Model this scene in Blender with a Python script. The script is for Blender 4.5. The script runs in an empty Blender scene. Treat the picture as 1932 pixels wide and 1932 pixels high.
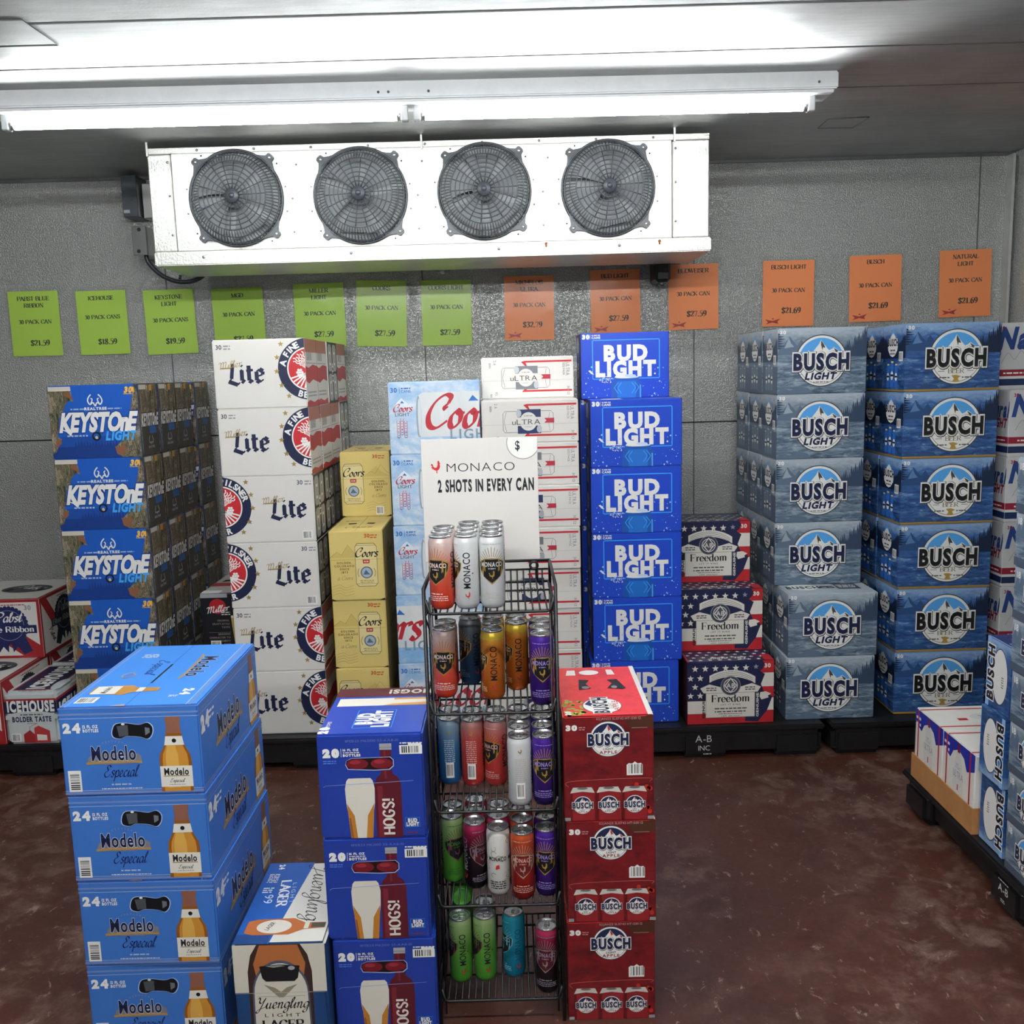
import bpy, bmesh, math, random
from mathutils import Vector, Matrix
random.seed(7)
S = bpy.context.scene
C = S.collection
PI = math.pi
cos, sin = math.cos, math.sin

# ------------------------------------------------------------------ camera
FPX, CAMZ = 1770.0, 1.42
P, RO = math.radians(8.5), math.radians(1.6)
FW = Vector((0, cos(P), -sin(P))); R0 = Vector((1, 0, 0)); U0 = Vector((0, sin(P), cos(P)))
RT = cos(RO) * R0 - sin(RO) * U0
UP = sin(RO) * R0 + cos(RO) * U0
EYE = Vector((0, 0, CAMZ))
cam_d = bpy.data.cameras.new('camera'); cam = bpy.data.objects.new('camera', cam_d); C.objects.link(cam)
cam_d.sensor_width = 36; cam_d.lens = FPX / 1932 * 36; cam_d.clip_start = .05
B_ = -FW
cam.matrix_world = Matrix(((RT.x, UP.x, B_.x, EYE.x), (RT.y, UP.y, B_.y, EYE.y), (RT.z, UP.z, B_.z, EYE.z), (0, 0, 0, 1)))
S.camera = cam


def ray(x, y): return FW + (x - 966) / FPX * RT - (y - 966) / FPX * UP
def at(x, y, Y):
    d = ray(x, y); return EYE + d * (Y / d.y)
def atz(x, y, z):
    d = ray(x, y); return EYE + d * ((z - CAMZ) / d.z)


# ------------------------------------------------------------------ world, exposure, lamp power
w = bpy.data.worlds.new('world'); S.world = w; w.use_nodes = True
w.node_tree.nodes['Background'].inputs[0].default_value = (.8, .85, .9, 1)
w.node_tree.nodes['Background'].inputs[1].default_value = 0.0
S.view_settings.view_transform = 'Standard'
S.view_settings.look = 'None'
S.view_settings.gamma = 1
S.view_settings.use_curve_mapping = False
S.view_settings.exposure = 0.68
TUBE_FRONT = 38.0      # radiance of the tubes in the lamp in view
TUBE_FILL = 105.0       # radiance of the tubes in two unseen lamps added to fill the box fronts
CEIL, WALLY, WALLX = 2.29, 4.2, 2.2


# ------------------------------------------------------------------ materials
def lin(h):
    h = h.lstrip('#'); o = []
    for i in (0, 2, 4):
        c = int(h[i:i + 2], 16) / 255
        o.append(c / 12.92 if c <= .04045 else ((c + .055) / 1.055) ** 2.4)
    return (*o, 1)


_M = {}
def mat(hexc, rough=.42, metal=0.0, spec=.4):
    k = (hexc, rough, metal, spec)
    if k in _M: return _M[k]
    m = bpy.data.materials.new('ink_' + hexc.strip('#')); m.use_nodes = True
    b = m.node_tree.nodes['Principled BSDF']
    b.inputs['Base Color'].default_value = lin(hexc); b.inputs['Roughness'].default_value = rough
    b.inputs['Metallic'].default_value = metal; b.inputs['Specular IOR Level'].default_value = spec
    _M[k] = m
    return m


class NT:
    """a few shortcuts for node materials"""
    def __init__(s, name):
        s.m = bpy.data.materials.new(name); s.m.use_nodes = True
        s.t = s.m.node_tree; s.n = s.t.nodes; s.b = s.n['Principled BSDF']
    def add(s, typ, **k):
        q = s.n.new(typ)
        for a, v in k.items(): setattr(q, a, v)
        return q
    def link(s, a, b): s.t.links.new(a, b)
    def co(s, scale=(1, 1, 1), kind='Object', rot=(0, 0, 0)):
        tc = s.add('ShaderNodeTexCoord'); mp = s.add('ShaderNodeMapping')
        mp.inputs['Scale'].default_value = scale; mp.inputs['Rotation'].default_value = rot
        s.link(tc.outputs[kind], mp.inputs['Vector']); return mp.outputs[0]
    def noise(s, co, scale=5, detail=4, rough=.55, dist=0):
        q = s.add('ShaderNodeTexNoise')
        q.inputs['Scale'].default_value = scale; q.inputs['Detail'].default_value = detail
        q.inputs['Roughness'].default_value = rough; q.inputs['Distortion'].default_value = dist
        s.link(co, q.inputs['Vector']); return q.outputs['Fac']
    def ramp(s, fac, stops, const=False):
        q = s.add('ShaderNodeValToRGB'); e = q.color_ramp.elements
        if const: q.color_ramp.interpolation = 'CONSTANT'
        while len(e) < len(stops): e.new(.5)
        for el, (p, c) in zip(e, stops):
            el.position = p; el.color = lin(c) if isinstance(c, str) else (c, c, c, 1)
        s.link(fac, q.inputs[0]); return q.outputs[0]
    def math(s, op, a, b=None, clamp=False):
        q = s.add('ShaderNodeMath', operation=op); q.use_clamp = clamp
        for i, v in enumerate((a, b)):
            if v is None: continue
            if isinstance(v, (int, float)): q.inputs[i].default_value = v
            else: s.link(v, q.inputs[i])
        return q.outputs[0]
    def mix(s, fac, a, b, mode='MIX'):
        q = s.add('ShaderNodeMix', data_type='RGBA', blend_type=mode)
        for i, v in ((0, fac), (6, a), (7, b)):
            if isinstance(v, (int, float)): q.inputs[i].default_value = v
            elif isinstance(v, str): q.inputs[i].default_value = lin(v)
            else: s.link(v, q.inputs[i])
        return q.outputs[2]
    def bump(s, h, strength=.3, dist=.002):
        q = s.add('ShaderNodeBump'); q.inputs['Strength'].default_value = strength; q.inputs['Distance'].default_value = dist
        s.link(h, q.inputs['Height']); s.link(q.outputs[0], s.b.inputs['Normal'])
    def col(s, c): s.link(c, s.b.inputs['Base Color'])
    def set(s, **k):
        for a, v in k.items(): s.b.inputs[a.replace('_', ' ')].default_value = v
    def z(s, co=None):
        q = s.add('ShaderNodeSeparateXYZ')
        if co is None:
            tc = s.add('ShaderNodeTexCoord'); co = tc.outputs['Object']
        s.link(co, q.inputs[0]); return q.outputs[2]


def m_wall():
    t = NT('embossed_galvanised_panel')
    c = t.co()
    n = t.noise(c, 150, 2, .5)
    g = t.noise(c, 3, 4, .6)
    sp = t.ramp(t.noise(c, 170, 3, .6), [(.38, '#bcbdb8'), (.5, '#d8d9d3'), (.62, '#efefe9')])  # bright and dark flecks of the lit embossing, put into the base colour
    t.col(t.mix(.5, t.ramp(g, [(.3, '#cfd0cb'), (.7, '#e2e2dc')]), sp))
    t.set(Metallic=.3, Roughness=.42)
    t.bump(t.ramp(n, [(.40, 0.0), (.58, 1.0)]), 1.0, .007)
    return t.m
def m_ceiling():
    t = NT('brushed_ceiling_panel')
    c = t.co((3, 30, 1))
    g = t.noise(c, 2, 4, .6)
    c2 = t.co()
    g2 = t.noise(c2, 2.2, 5, .6)
    t.col(t.mix(.4, t.ramp(g, [(.3, '#a0a2a0'), (.7, '#b9bab7')]), t.ramp(g2, [(.35, '#8f908e'), (.65, '#c6c7c4')])))
    t.set(Metallic=.55, Roughness=.5, Anisotropic=.96)
    cx = t.add('ShaderNodeCombineXYZ'); cx.inputs[0].default_value = 1
    t.link(cx.outputs[0], t.b.inputs['Tangent'])
    b = t.noise(c2, 5, 3, .5); b2 = t.noise(c2, 130, 2, .5)
    t.bump(t.math('ADD', t.math('MULTIPLY', b, 3.0), t.math('MULTIPLY', b2, .22)), .3, .004)
    return t.m
def m_floor():
    t = NT('stained_concrete')
    c = t.co()
    a = t.noise(c, 1.6, 6, .65); b = t.noise(c, 9, 8, .75, .4); d = t.noise(c, 60, 4, .7)
    col = t.ramp(a, [(.25, '#361a13'), (.5, '#4a2519'), (.75, '#5a3223')])
    big = t.noise(c, 1.1, 2, .5)
    msk = t.math('MULTIPLY', t.ramp(b, [(.48, 0.0), (.64, 1.0)]), t.ramp(big, [(.40, 0.0), (.60, .55)]))
    col = t.mix(msk, col, '#8a7063')
    fl = t.noise(t.co((1, .6, 1)), 34, 7, .75, .6)
    col = t.mix(t.ramp(fl, [(.60, 0.0), (.66, .65)]), col, '#a98f82')
    col = t.mix(t.ramp(d, [(.35, .35), (.6, 0.0)]), col, '#1d1210')
    t.col(col)
    t.link(t.ramp(b, [(.3, .38), (.7, .62)]), t.b.inputs['Roughness'])
    t.bump(d, .12, .002)
    return t.m
def m_metal(name, c0, c1, rough, metal=.9, bumpy=0.0):
    t = NT(name)
    c = t.co(); g = t.noise(c, 6, 3)
    t.col(t.ramp(g, [(.3, c0), (.7, c1)])); t.set(Metallic=metal, Roughness=rough)
    if bumpy: t.bump(t.noise(c, 120, 2), bumpy, .003)
    return t.m
def m_plastic(name, c0, c1, rough):
    t = NT(name); c = t.co()
    t.col(t.ramp(t.noise(c, 14, 5, .7), [(.3, c0), (.7, c1)])); t.set(Roughness=rough)
    t.bump(t.noise(c, 90, 3), .1, .002)
    return t.m
def m_card(hexc, rough=.38, k=.06, spec=.4):
    """coated board: flat print with faint mottling"""
    key = ('card', hexc, rough)
    if key in _M: return _M[key]
    t = NT('coated_board_' + hexc.strip('#')); c = t.co()
    n = t.noise(c, 30, 3)
    t.col(t.mix(t.math('MULTIPLY', n, k), hexc, '#20242a'))
    t.set(Roughness=rough); t.b.inputs['Specular IOR Level'].default_value = spec
    t.bump(t.noise(c, 12, 2), .06, .004)
    _M[key] = t.m
    return t.m
def m_camo():
    t = NT('print_camouflage')
    c = t.co((34, 34, 11), rot=(.25, .2, 0))
    n = t.noise(c, 1.0, 7, .72, 1.6)
    c2 = t.co((9, 9, 9)); n2 = t.noise(c2, 1, 3, .6, .5)
    a = t.ramp(n, [(.0, '#2a261d'), (.40, '#544a3a'), (.46, '#8a7a60'), (.50, '#332c22'), (.54, '#a89a80'), (.58, '#5c5442'), (.62, '#cbbfa4'), (.67, '#4a4738')], True)
    b = t.ramp(n, [(.0, '#302c22'), (.45, '#6c7156'), (.50, '#4a3e2f'), (.55, '#95896f'), (.62, '#3a3a2c')], True)
    t.col(t.mix(t.ramp(n2, [(.45, 0.0), (.55, 1.0)]), a, b)); t.set(Roughness=.45)
    return t.m
def m_scenic(name, H, sky, mid, deep, dark, rock):
    """lake and forest print: sky over hills over rippling water"""
    t = NT(name)
    co = t.co()
    z = t.z(co)
    zz = t.math('DIVIDE', z, H)
    n = t.noise(t.co((16, 16, 34)), 1, 8, .75, .9)
    n2 = t.noise(t.co((17, 17, 85)), 1, 7, .75, .8)
    f = t.math('ADD', zz, t.math('MULTIPLY', t.math('SUBTRACT', n, .5), .45))
    base = t.ramp(f, [(.0, dark), (.18, rock), (.27, dark), (.42, mid), (.52, deep), (.66, rock), (.80, mid), (.95, sky)])
    rip = t.ramp(n2, [(.36, dark), (.46, deep), (.52, mid), (.57, rock), (.66, sky)])
    water = t.ramp(zz, [(.50, .8), (.66, .15)])
    t.col(t.mix(water, base, rip)); t.set(Roughness=.4)
    return t.m
def m_ice():
    t = NT('print_ice')
    n = t.noise(t.co((9, 9, 14)), 1, 8, .7, .5); n2 = t.noise(t.co((3, 3, 5)), 1.5, 3)
    a = t.ramp(n, [(.3, '#7fb2dd'), (.48, '#b9cfe2'), (.6, '#dfe6ec'), (.75, '#9dc3e4')])
    t.col(t.mix(t.ramp(n2, [(.45, 0.0), (.65, .7)]), a, '#5fa8e2')); t.set(Roughness=.4)
    return t.m
def m_mottle(name, sc, stops, rough=.4, dist=.5):
    t = NT(name)
    t.col(t.ramp(t.noise(t.co(sc), 1, 6, .68, dist), stops)); t.set(Roughness=rough)
    return t.m
def m_canbody(name, stops, metal=.35, rough=.3):
    t = NT(name); z = t.math('DIVIDE', t.z(), .15)
    t.col(t.ramp(z, stops)); t.set(Metallic=metal, Roughness=rough)
    return t.m


WALL, CEILM, FLOORM = m_wall(), m_ceiling(), m_floor()
BLACKP = m_plastic('black_pallet_plastic', '#0b0b0c', '#1a1a1b', .42)
ALU = m_metal('bright_aluminium', '#c9cac6', '#e0e1dd', .3)
ENAMEL = m_plastic('white_enamel', '#d3d6d6', '#dfe1e0', .3)
COOLSKIN = m_metal('embossed_aluminium_skin', '#c6c6be', '#d3d3ca', .38, .6, .5)
WIREM = m_plastic('black_wire', '#050506', '#0b0b0c', .5)
CAMO = m_camo(); ICE = m_ice()
INK, WHT, NAVY = mat('#15161c'), mat('#e9e7e1'), mat('#1a2140')


# ------------------------------------------------------------------ mesh building
class MB:
    def __init__(s): s.v, s.f, s.mi, s.sm, s.ms = [], [], [], [], []
    def _m(s, m):
        if m not in s.ms: s.ms.append(m)
        return s.ms.index(m)
    def add(s, vs, fs, m, smooth=False):
        b = len(s.v); s.v += [tuple(q) for q in vs]; k = s._m(m)
        for f in fs: s.f.append([b + i for i in f]); s.mi.append(k); s.sm.append(smooth)
    def box(s, x0, x1, y0, y1, z0, z1, m, c=0.0, seg=1, faces=None, xf=None):
        bm = bmesh.new(); bmesh.ops.create_cube(bm, size=1)
        for v in bm.verts:
            v.co = Vector(((x0 + x1) / 2 + v.co.x * (x1 - x0), (y0 + y1) / 2 + v.co.y * (y1 - y0), (z0 + z1) / 2 + v.co.z * (z1 - z0)))
        if c: bmesh.ops.bevel(bm, geom=bm.edges[:], offset=c, segments=seg, affect='EDGES')
        bm.normal_update(); bm.verts.index_update()
        b = len(s.v)
        s.v += [tuple(xf @ v.co) if xf else tuple(v.co) for v in bm.verts]
        for f in bm.faces:
            mm = m
            if faces:
                n = f.normal
                k = max((n.x, 'R'), (-n.x, 'L'), (n.y, 'B'), (-n.y, 'F'), (n.z, 'T'), (-n.z, 'D'))[1]
                mm = faces.get(k, m)
            s.f.append([b + v.index for v in f.verts]); s.mi.append(s._m(mm)); s.sm.append(False)
        bm.free()
    def tube(s, pts, r, m, n=6, closed=False):
        pts = [Vector(p) for p in pts]; N = len(pts); vs = []; up = None
        for i, p in enumerate(pts):
            a = pts[(i - 1) % N] if (closed or i) else p
            b = pts[(i + 1) % N] if (closed or i < N - 1) else p
            t = (b - a).normalized()
            if up is None: up = Vector((0, 0, 1)) if abs(t.z) < .9 else Vector((1, 0, 0))
            x = t.cross(up)
            if x.length < 1e-4: up = Vector((1, 0, 0)) if abs(t.x) < .9 else Vector((0, 1, 0)); x = t.cross(up)
            x.normalize(); y = x.cross(t).normalized(); up = y
            vs += [p + r * (cos(2 * PI * k / n) * x + sin(2 * PI * k / n) * y) for k in range(n)]
        fs = []
        for i in range(N if closed else N - 1):
            j = (i + 1) % N
            for k in range(n): fs.append([i * n + k, i * n + (k + 1) % n, j * n + (k + 1) % n, j * n + k])
        if not closed: fs += [list(range(n))[::-1], [(N - 1) * n + k for k in range(n)]]
        s.add(vs, fs, m, True)
    def lathe(s, prof, m, n=28, xf=None, smooth=True):
        vs = []
        for r, z in prof:
            vs += [Vector((r * cos(2 * PI * k / n), r * sin(2 * PI * k / n), z)) for k in range(n)]
        if xf: vs = [xf @ v for v in vs]
        fs = [[i * n + k, i * n + (k + 1) % n, (i + 1) * n + (k + 1) % n, (i + 1) * n + k] for i in range(len(prof) - 1) for k in range(n)]
        if prof[0][0] > 1e-6: pass
        s.add(vs, fs, m, smooth)
    def prism(s, pts, y0, y1, m, xf=None):
        """outline in x,z pushed from y0 to y1"""
        n = len(pts)
        vs = [Vector((x, y0, z)) for x, z in pts] + [Vector((x, y1, z)) for x, z in pts]
        if xf: vs = [xf @ v for v in vs]
        fs = [list(range(n)), list(range(2 * n - 1, n - 1, -1))] + [[i, i + n, (i + 1) % n + n, (i + 1) % n] for i in range(n)]
        s.add(vs, fs, m)
    def build(s, name, parent=None, loc=None):
        me = bpy.data.meshes.new(name); me.from_pydata(s.v, [], s.f)
        for m in s.ms: me.materials.append(m)
        me.polygons.foreach_set('material_index', s.mi); me.polygons.foreach_set('use_smooth', s.sm)
        me.update()
        o = bpy.data.objects.new(name, me); C.objects.link(o)
        if parent: o.parent = parent
        if loc is not None: o.location = loc
        return o


def tag(o, label=None, cat=None, group=None, kind=None):
    for k, v in (('label', label), ('category', cat), ('group', group), ('kind', kind)):
        if v: o[k] = v
    return o
def empty(name, loc=(0, 0, 0)):
    o = bpy.data.objects.new(name, None); C.objects.link(o); o.location = loc; o.empty_display_size = .05
    return o
KIDS = {}
def kid(o, p): KIDS.setdefault(p.name, []).append(o)
def children_of(p): return [o for o in bpy.data.objects if o.parent == p]
def copy_tree(o, parent=None):
    c = o.copy(); C.objects.link(c); c.parent = parent
    for ch in children_of(o): copy_tree(ch, c)
    return c


# ------------------------------------------------------------------ lettering
_T = {}
def glyph(ch, bold=0.0):
    k = (ch, bold)
    if k in _T: return _T[k]
    cu = bpy.data.curves.new('t', 'FONT'); cu.body = ch; cu.resolution_u = 3; cu.offset = bold
    o = bpy.data.objects.new('t', cu); C.objects.link(o)
    dg = bpy.context.evaluated_depsgraph_get(); e = o.evaluated_get(dg); me = e.to_mesh()
    vs = [(v.co.x / .69, v.co.y / .69) for v in me.vertices]
    fs = [list(p.vertices) for p in me.polygons]
    e.to_mesh_clear(); bpy.data.objects.remove(o); bpy.data.curves.remove(cu)
    ext = (min(v[0] for v in vs), max(v[0] for v in vs)) if vs else (0, .3)
    _T[k] = (vs, fs, ext)
    return _T[k]
def text2d(s, bold=0.0, space=1.0, tb=None):
    """line of letters laid out for weight tb and drawn at weight bold; returns polygons and width"""
    tb = bold if tb is None else tb
    gap = (.15 + 1.9 * tb / .69) * (1 + (space - 1) * 4); x = 0; polys = []
    for ch in s:
        if ch == ' ': x += .30 + gap; continue
        x0, x1 = glyph(ch)[2]; vs, fs, _ = glyph(ch, bold)
        polys += [[(vs[i][0] - x0 + x, vs[i][1]) for i in f] for f in fs]; x += x1 - x0 + gap
    return polys, max(x - gap, .01)


# pen-drawn letters: width | strokes; '~' curve, '-' thin, '=' no foot
SERIF = {
'A': '9.6|=.8,0 4.9,10|=4.6,10 9,0|-2.5,3.5 7,3.5|-0,0 2,0|-7.3,0 10,0', 'B': '8.6|1.6,0 1.6,10|~1.6,10 5,10 7,9 7.2,7.4 6.4,5.8 4.4,5.2 1.6,5.2|~4.4,5.2 7.2,4.7 8.2,2.7 7.2,.6 4.6,0 1.6,0',
'C': '8.8|~8.2,7.4 7,9.4 5,10 2.3,8.6 1,5 2.3,1.4 5,0 7.2,.7 8.4,2.6|-8.3,9.8 8.3,7', 'D': '9.4|1.6,0 1.6,10|~1.6,10 5,10 8,8.4 8.9,5 8,1.6 5,0 1.6,0',
'E': '8.2|1.6,0 1.6,10|-.5,10 7.3,10 7.3,7.6|-1.6,5.2 5.6,5.2|-5.6,6.6 5.6,3.8|-.5,0 7.6,0 7.8,2.6', 'F': '7.8|1.6,0 1.6,10|-.5,10 7.3,10 7.4,7.6|-1.6,5.2 5.4,5.2|-5.4,6.6 5.4,3.8',
'G': '9.4|~8.2,7.4 7,9.4 5,10 2.3,8.6 1,5 2.3,1.4 5,0 7,.4 8.2,1.2|=8.2,0.8 8.2,4.4|-6.2,4.4 9.4,4.4|-8.3,9.8 8.3,7', 'H': '9.8|1.7,0 1.7,10|8,0 8,10|-1.7,5.2 8,5.2',
'I': '4.2|2,0 2,10', 'K': '9.6|1.7,0 1.7,10|-8,10 2,4.4|3.4,5.6 8.4,0|-6.3,10 9.2,10', 'L': '8|1.7,0 1.7,10|-.5,0 7.4,0 7.8,3', 'M': '12|-1.6,0 1.6,10|=1.4,10 6,.4|-6,.4 10.2,10|10.2,0 10.2,10|-.2,0 3.2,0',
'N': '9.6|-1.5,0 1.5,10|=1.4,10 8.2,0|-8.2,0 8.2,10|-0,10 2.4,10|-0,0 3,0|-6.8,10 9.6,10', 'O': '9.6|~4.8,10 2,8.4 1,5 2,1.6 4.8,0 7.6,1.6 8.6,5 7.6,8.4 4.8,10', 'P': '8.2|1.6,0 1.6,10|~1.6,10 5,10 7.2,9 7.6,7.2 7,5.3 4.8,4.4 1.6,4.4',
'R': '9|1.6,0 1.6,10|~1.6,10 5,10 7,9 7.3,7.4 6.6,5.6 4.6,5 1.6,5|4.4,5 8.4,0', 'S': '7.4|~6.3,7.4 5.2,9.5 3.5,10 1.6,9.2 1.1,7.5 2.2,6 4.8,4.6 6.5,2.8 5.8,.8 3.8,0 1.8,.6 .9,2.6|-6.4,9.8 6.4,7|-.8,3 .8,.2',
'T': '8.6|4.2,0 4.2,10|-.8,7.4 .8,10 7.6,10 7.6,7.4', 'U': '9.6|=1.7,10 1.7,3.4|~1.7,3.4 2.6,.9 4.8,0 7,.9 7.8,3.4|-7.8,3.4 7.8,10|-.2,10 3.5,10|-6.5,10 9.4,10', 'W': '13|=.9,10 4,0|-4,0 6.4,9.6|=6,10 9,0|-9,0 12,10|-0,10 2.6,10|-10.6,10 13,10|-4.8,10 7.4,10', 'Y': '9.2|4.5,0 4.5,4.8|=1,10 4.6,4.6|-4.6,4.6 8,10|-0,10 2.6,10|-6.6,10 9.2,10',
'0': '6.6|~3.2,10 1.4,8.2 .9,5 1.4,1.8 3.2,0 5,1.8 5.5,5 5,8.2 3.2,10', '1': '5.4|2.8,0 2.8,9.8|-1,8.8 2.8,9.8', '2': '6.6|~.9,7.4 1.6,9.4 3.2,10 5,8.9 5.1,7.2 4,4.6 .8,.9|=.8,.7 5.8,.7|-5.8,.6 6,2.2', '3': '6.6|~1,8.2 2.2,9.8 3.8,9.8 4.9,8.4 4.5,6.4 2.6,5.4|~2.6,5.4 4.8,4.6 5.4,2.8 4.4,.7 2.4,0 .8,.8',
'5': '6.6|=1.6,9.6 5.4,9.6|-1.6,9.6 1.3,5.6|~1.3,5.6 3.4,6.1 5.2,4.8 5.3,2.4 4,.5 2.2,0 .8,.8', '6': '6.6|~5.4,10 3,9 1.4,6.6 1,3.4 1.8,.7 3.4,0 5,1.2 5.4,3.2 4.6,5.2 3,5.8 1.4,4.6', '7': '6.6|=.8,9.4 5.8,9.4|-5.8,9.4 2.6,0|-.8,9.6 .8,7.6', '8': '6.6|~3.2,10 1.4,9 1.3,7.3 3,5.5 5,3.7 5.3,1.8 3.2,0 1.1,1.6 1.4,3.6 3.4,5.4 4.9,7.2 4.8,9 3.2,10', '9': '6.6|~1,0 3.4,1 5,3.4 5.4,6.6 4.6,9.3 3,10 1.4,8.8 1,6.8 1.8,4.8 3.4,4.2 5,5.4',
'$': '6.6|~5.4,7.2 4.6,9.2 3.1,9.8 1.5,9 1.2,7.3 2.2,5.9 4.1,4.7 5.5,3 4.9,1 3.2,.2 1.5,.8 .8,2.8|-3.2,-1 3.2,11', '.': '3.4|=1.6,-.1 1.6,1.3', '-': '5|=.8,4 4,4', '!': '4|=2,3 2,10|=2,0 2,1.4', ' ': '4.4|',
'a': '6.6|~1.2,5.4 2.4,6.6 4,6.4 4.7,5 4.7,1 5.4,.1 6.2,.5|~4.7,4 2,3.2 .9,1.6 1.8,.2 3.4,.4 4.7,1.8', 'b': '7.2|=1.6,10 1.6,.4|~1.6,5 3.2,6.6 5.2,6 6.3,3.4 5.2,.7 3.4,0 1.6,1|-.2,10 1.6,10', 'c': '6|~5.2,5 4,6.6 2.4,6.2 1.1,3.4 2,.8 3.6,0 5.4,1.2', 'd': '7.4|=5.6,10 5.6,0|~5.6,5 4,6.6 2,6 .9,3.4 2,.7 3.6,0 5.6,1.2|-4.4,10 5.6,10|-5.6,0 6.9,0',
'e': '6.4|~1,3.5 5.4,3.6 4.8,5.8 3.2,6.7 1.6,5.6 .9,3.3 1.7,.9 3.4,0 5.4,1.4', 'i': '3.8|1.9,0 1.9,6.5|=1.9,8.2 1.9,9.6|-.4,6.5 1.9,6.5', 'l': '3.8|1.9,0 1.9,10|-.5,10 1.9,10', 'm': '11|1.9,0 1.9,6.5|~1.9,5 3.6,6.7 5.3,6 5.5,4.6|5.5,0 5.5,5|~5.5,5 7.2,6.7 8.9,6 9.1,4.6|9.1,0 9.1,5|-.4,6.5 1.9,6.5', 'n': '7.4|1.9,0 1.9,6.5|~1.9,5 3.6,6.7 5.3,6 5.6,4.6|5.6,0 5.6,5|-.4,6.5 1.9,6.5',
'o': '6.8|~3.3,6.7 1.4,5.5 .9,3.3 1.4,1.1 3.3,0 5.2,1.1 5.7,3.3 5.2,5.5 3.3,6.7', 'r': '5.2|1.9,0 1.9,6.5|~1.9,4.8 3,6.4 4.6,6.4|-.4,6.5 1.9,6.5|=4.2,5.4 4.2,6.6', 's': '5.4|~4.5,5 3.8,6.5 2.5,6.7 1.1,5.8 1.5,4.3 3.8,2.9 4.6,1.5 3.6,.1 2,0 .8,1.6', 't': '4.6|=1.9,9 1.9,1.4|~1.9,1.4 2.6,.1 4.2,.7|-.4,6.5 4,6.5', 'u': '7.4|=1.8,6.5 1.8,2|~1.8,2 2.4,.3 4,.1 5.6,1.6|=5.6,6.5 5.6,0|-.4,6.5 1.8,6.5|-4.4,6.5 5.6,6.5|-5.6,0 6.9,0', "'": '3|=1.4,10 1.2,8'}
SCRIPT = {
'C': '8|~7,7.6 7.4,9.6 5.2,10.2 2.4,8 1,4.2 2,.8 4.6,0 7.8,2.2|~7,7.6 6,6.6 6.6,5.8', 'M': '11|~.2,7.6 1.4,9.6 3,8.2 1.6,0|~2.6,6 5,9.8 6,8.4 4.8,0|~5.6,6 8,9.8 9.2,8 8.2,2 9.6,0 11,1.6', 'E': '8|~7,8.4 5,10.2 2.6,8.8 4.6,5.6|~4.6,5.6 1.2,4 1,1.2 3.8,-.1 7.6,2.4',
'Y': '8.6|~.4,8.6 1.6,10 2.6,8.6 2.4,6 4.4,5 7.4,9.8|~7.4,9.8 5.4,3.6 3,-3.4 1,-3.4 2.4,-1.2 8.4,1.4', 'P': '8|~2.8,9.4 1.6,0|~.4,8 3,10.2 7,9.6 7.4,6.8 4,4.4 2,5', 'B': '8|~2.8,9.4 1.6,0|~.4,8 3.4,10.2 6.8,9.4 6,6.2 3,5.4|~3,5.4 7,4.8 6.4,1 3,-.1 .6,1.4',
'a': '6|~4.8,4.6 3,5.6 1,3.8 .9,1 2.4,0 4.6,3|~4.9,5.4 4.4,1 5,.1 6.2,1.6', 'b': '5.4|~-.2,1.4 2.4,7.4 2.4,9.8 1.2,8.6 .9,2 1.8,0 3.6,.8 4.4,3.4 3.6,5.2 5.6,4.4', 'c': '4.8|~4.2,4.4 3,5.6 1,3.6 1.2,.6 2.8,0 5,1.8', 'e': '4.6|~-.2,1.2 3,3 3.4,5 2,5.4 .8,3 1.2,.5 2.8,0 4.8,1.8',
'g': '5.6|~4.6,4.6 3,5.6 1,3.8 1,1.2 2.4,.4 4.6,3|~4.9,5.4 4,-2.6 2,-4.2 .8,-2.8 3,-.6 5.8,1.6', 'i': '3|~-.2,1.2 1.8,5.2 1.2,1 1.8,0 3.2,1.6|=2.2,7.4 2.5,7.6', 'l': '3|~-.2,1.2 2.8,8 2.4,10 1.2,7.4 1,1.2 1.8,0 3.2,1.6', 'n': '5.8|~0,3.6 1.4,5.2 1.1,0|~1.2,2.6 3,5.4 4.2,4.6 3.8,1 4.6,0 6,1.6', 'o': '5|~2.6,5.4 1,3.6 1,1 2.4,0 4,1.6 4,4 2.6,5.4 3.4,4.4 5.2,4.6', 'p': '5.6|~-.2,1.6 1.6,5.4 .6,-4|~1.2,2.6 3,5.6 4.6,4.6 4.2,1.2 2.4,0 1,1.2|~2.4,0 4,.2 5.8,1.6', 'r': '4|~-.2,4.4 1.2,5.2 1.1,0|~1.2,3 2.2,5 3.4,5.4 3.9,4.6', 's': '4.4|~3.9,4.7 2.8,5.6 1.4,5.2 1.3,3.8 3,2.4 3.4,1 2.2,-.1 .6,.7', 't': '3.6|~-.2,1.2 2.4,9 1.4,1.4 2,0 3.8,1.6|-.4,6.2 3.6,6.6', 'u': '5.8|~-.2,1.2 1.4,5.2 .9,1.4 1.8,0 3.6,1.6 4.2,5.2|~4.2,5.2 3.8,1 4.6,0 6,1.6', ' ': '3|', '.': '2|=.5,.3 1,.3'}
BLACK = {'L': '6.2|=3.2,10.4 2.2,2.2|=2.2,2.2 .6,0|=.6,.6 5.4,-1.4|=5.4,-1.4 6.6,0|=2,10 4,10.6', 'i': '3.6|=1.6,7 1.6,1|=1.6,1 2.8,0|=.8,6.4 1.8,7.4|=1.3,9 2.2,10', 't': '4.6|=1.8,9.6 1.8,1|=1.8,1 3.2,0|=3.2,0 4,1|=.4,6.6 4,7', 'e': '5.6|=1.2,6 1.2,1|=1.2,1 2.8,-.2|=2.8,-.2 4.8,1.4|=1.2,6 2.8,7.4|=2.8,7.4 4.6,6|=4.6,6 4.4,4.2|=4.4,4.2 1.4,3.2'}


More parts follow.
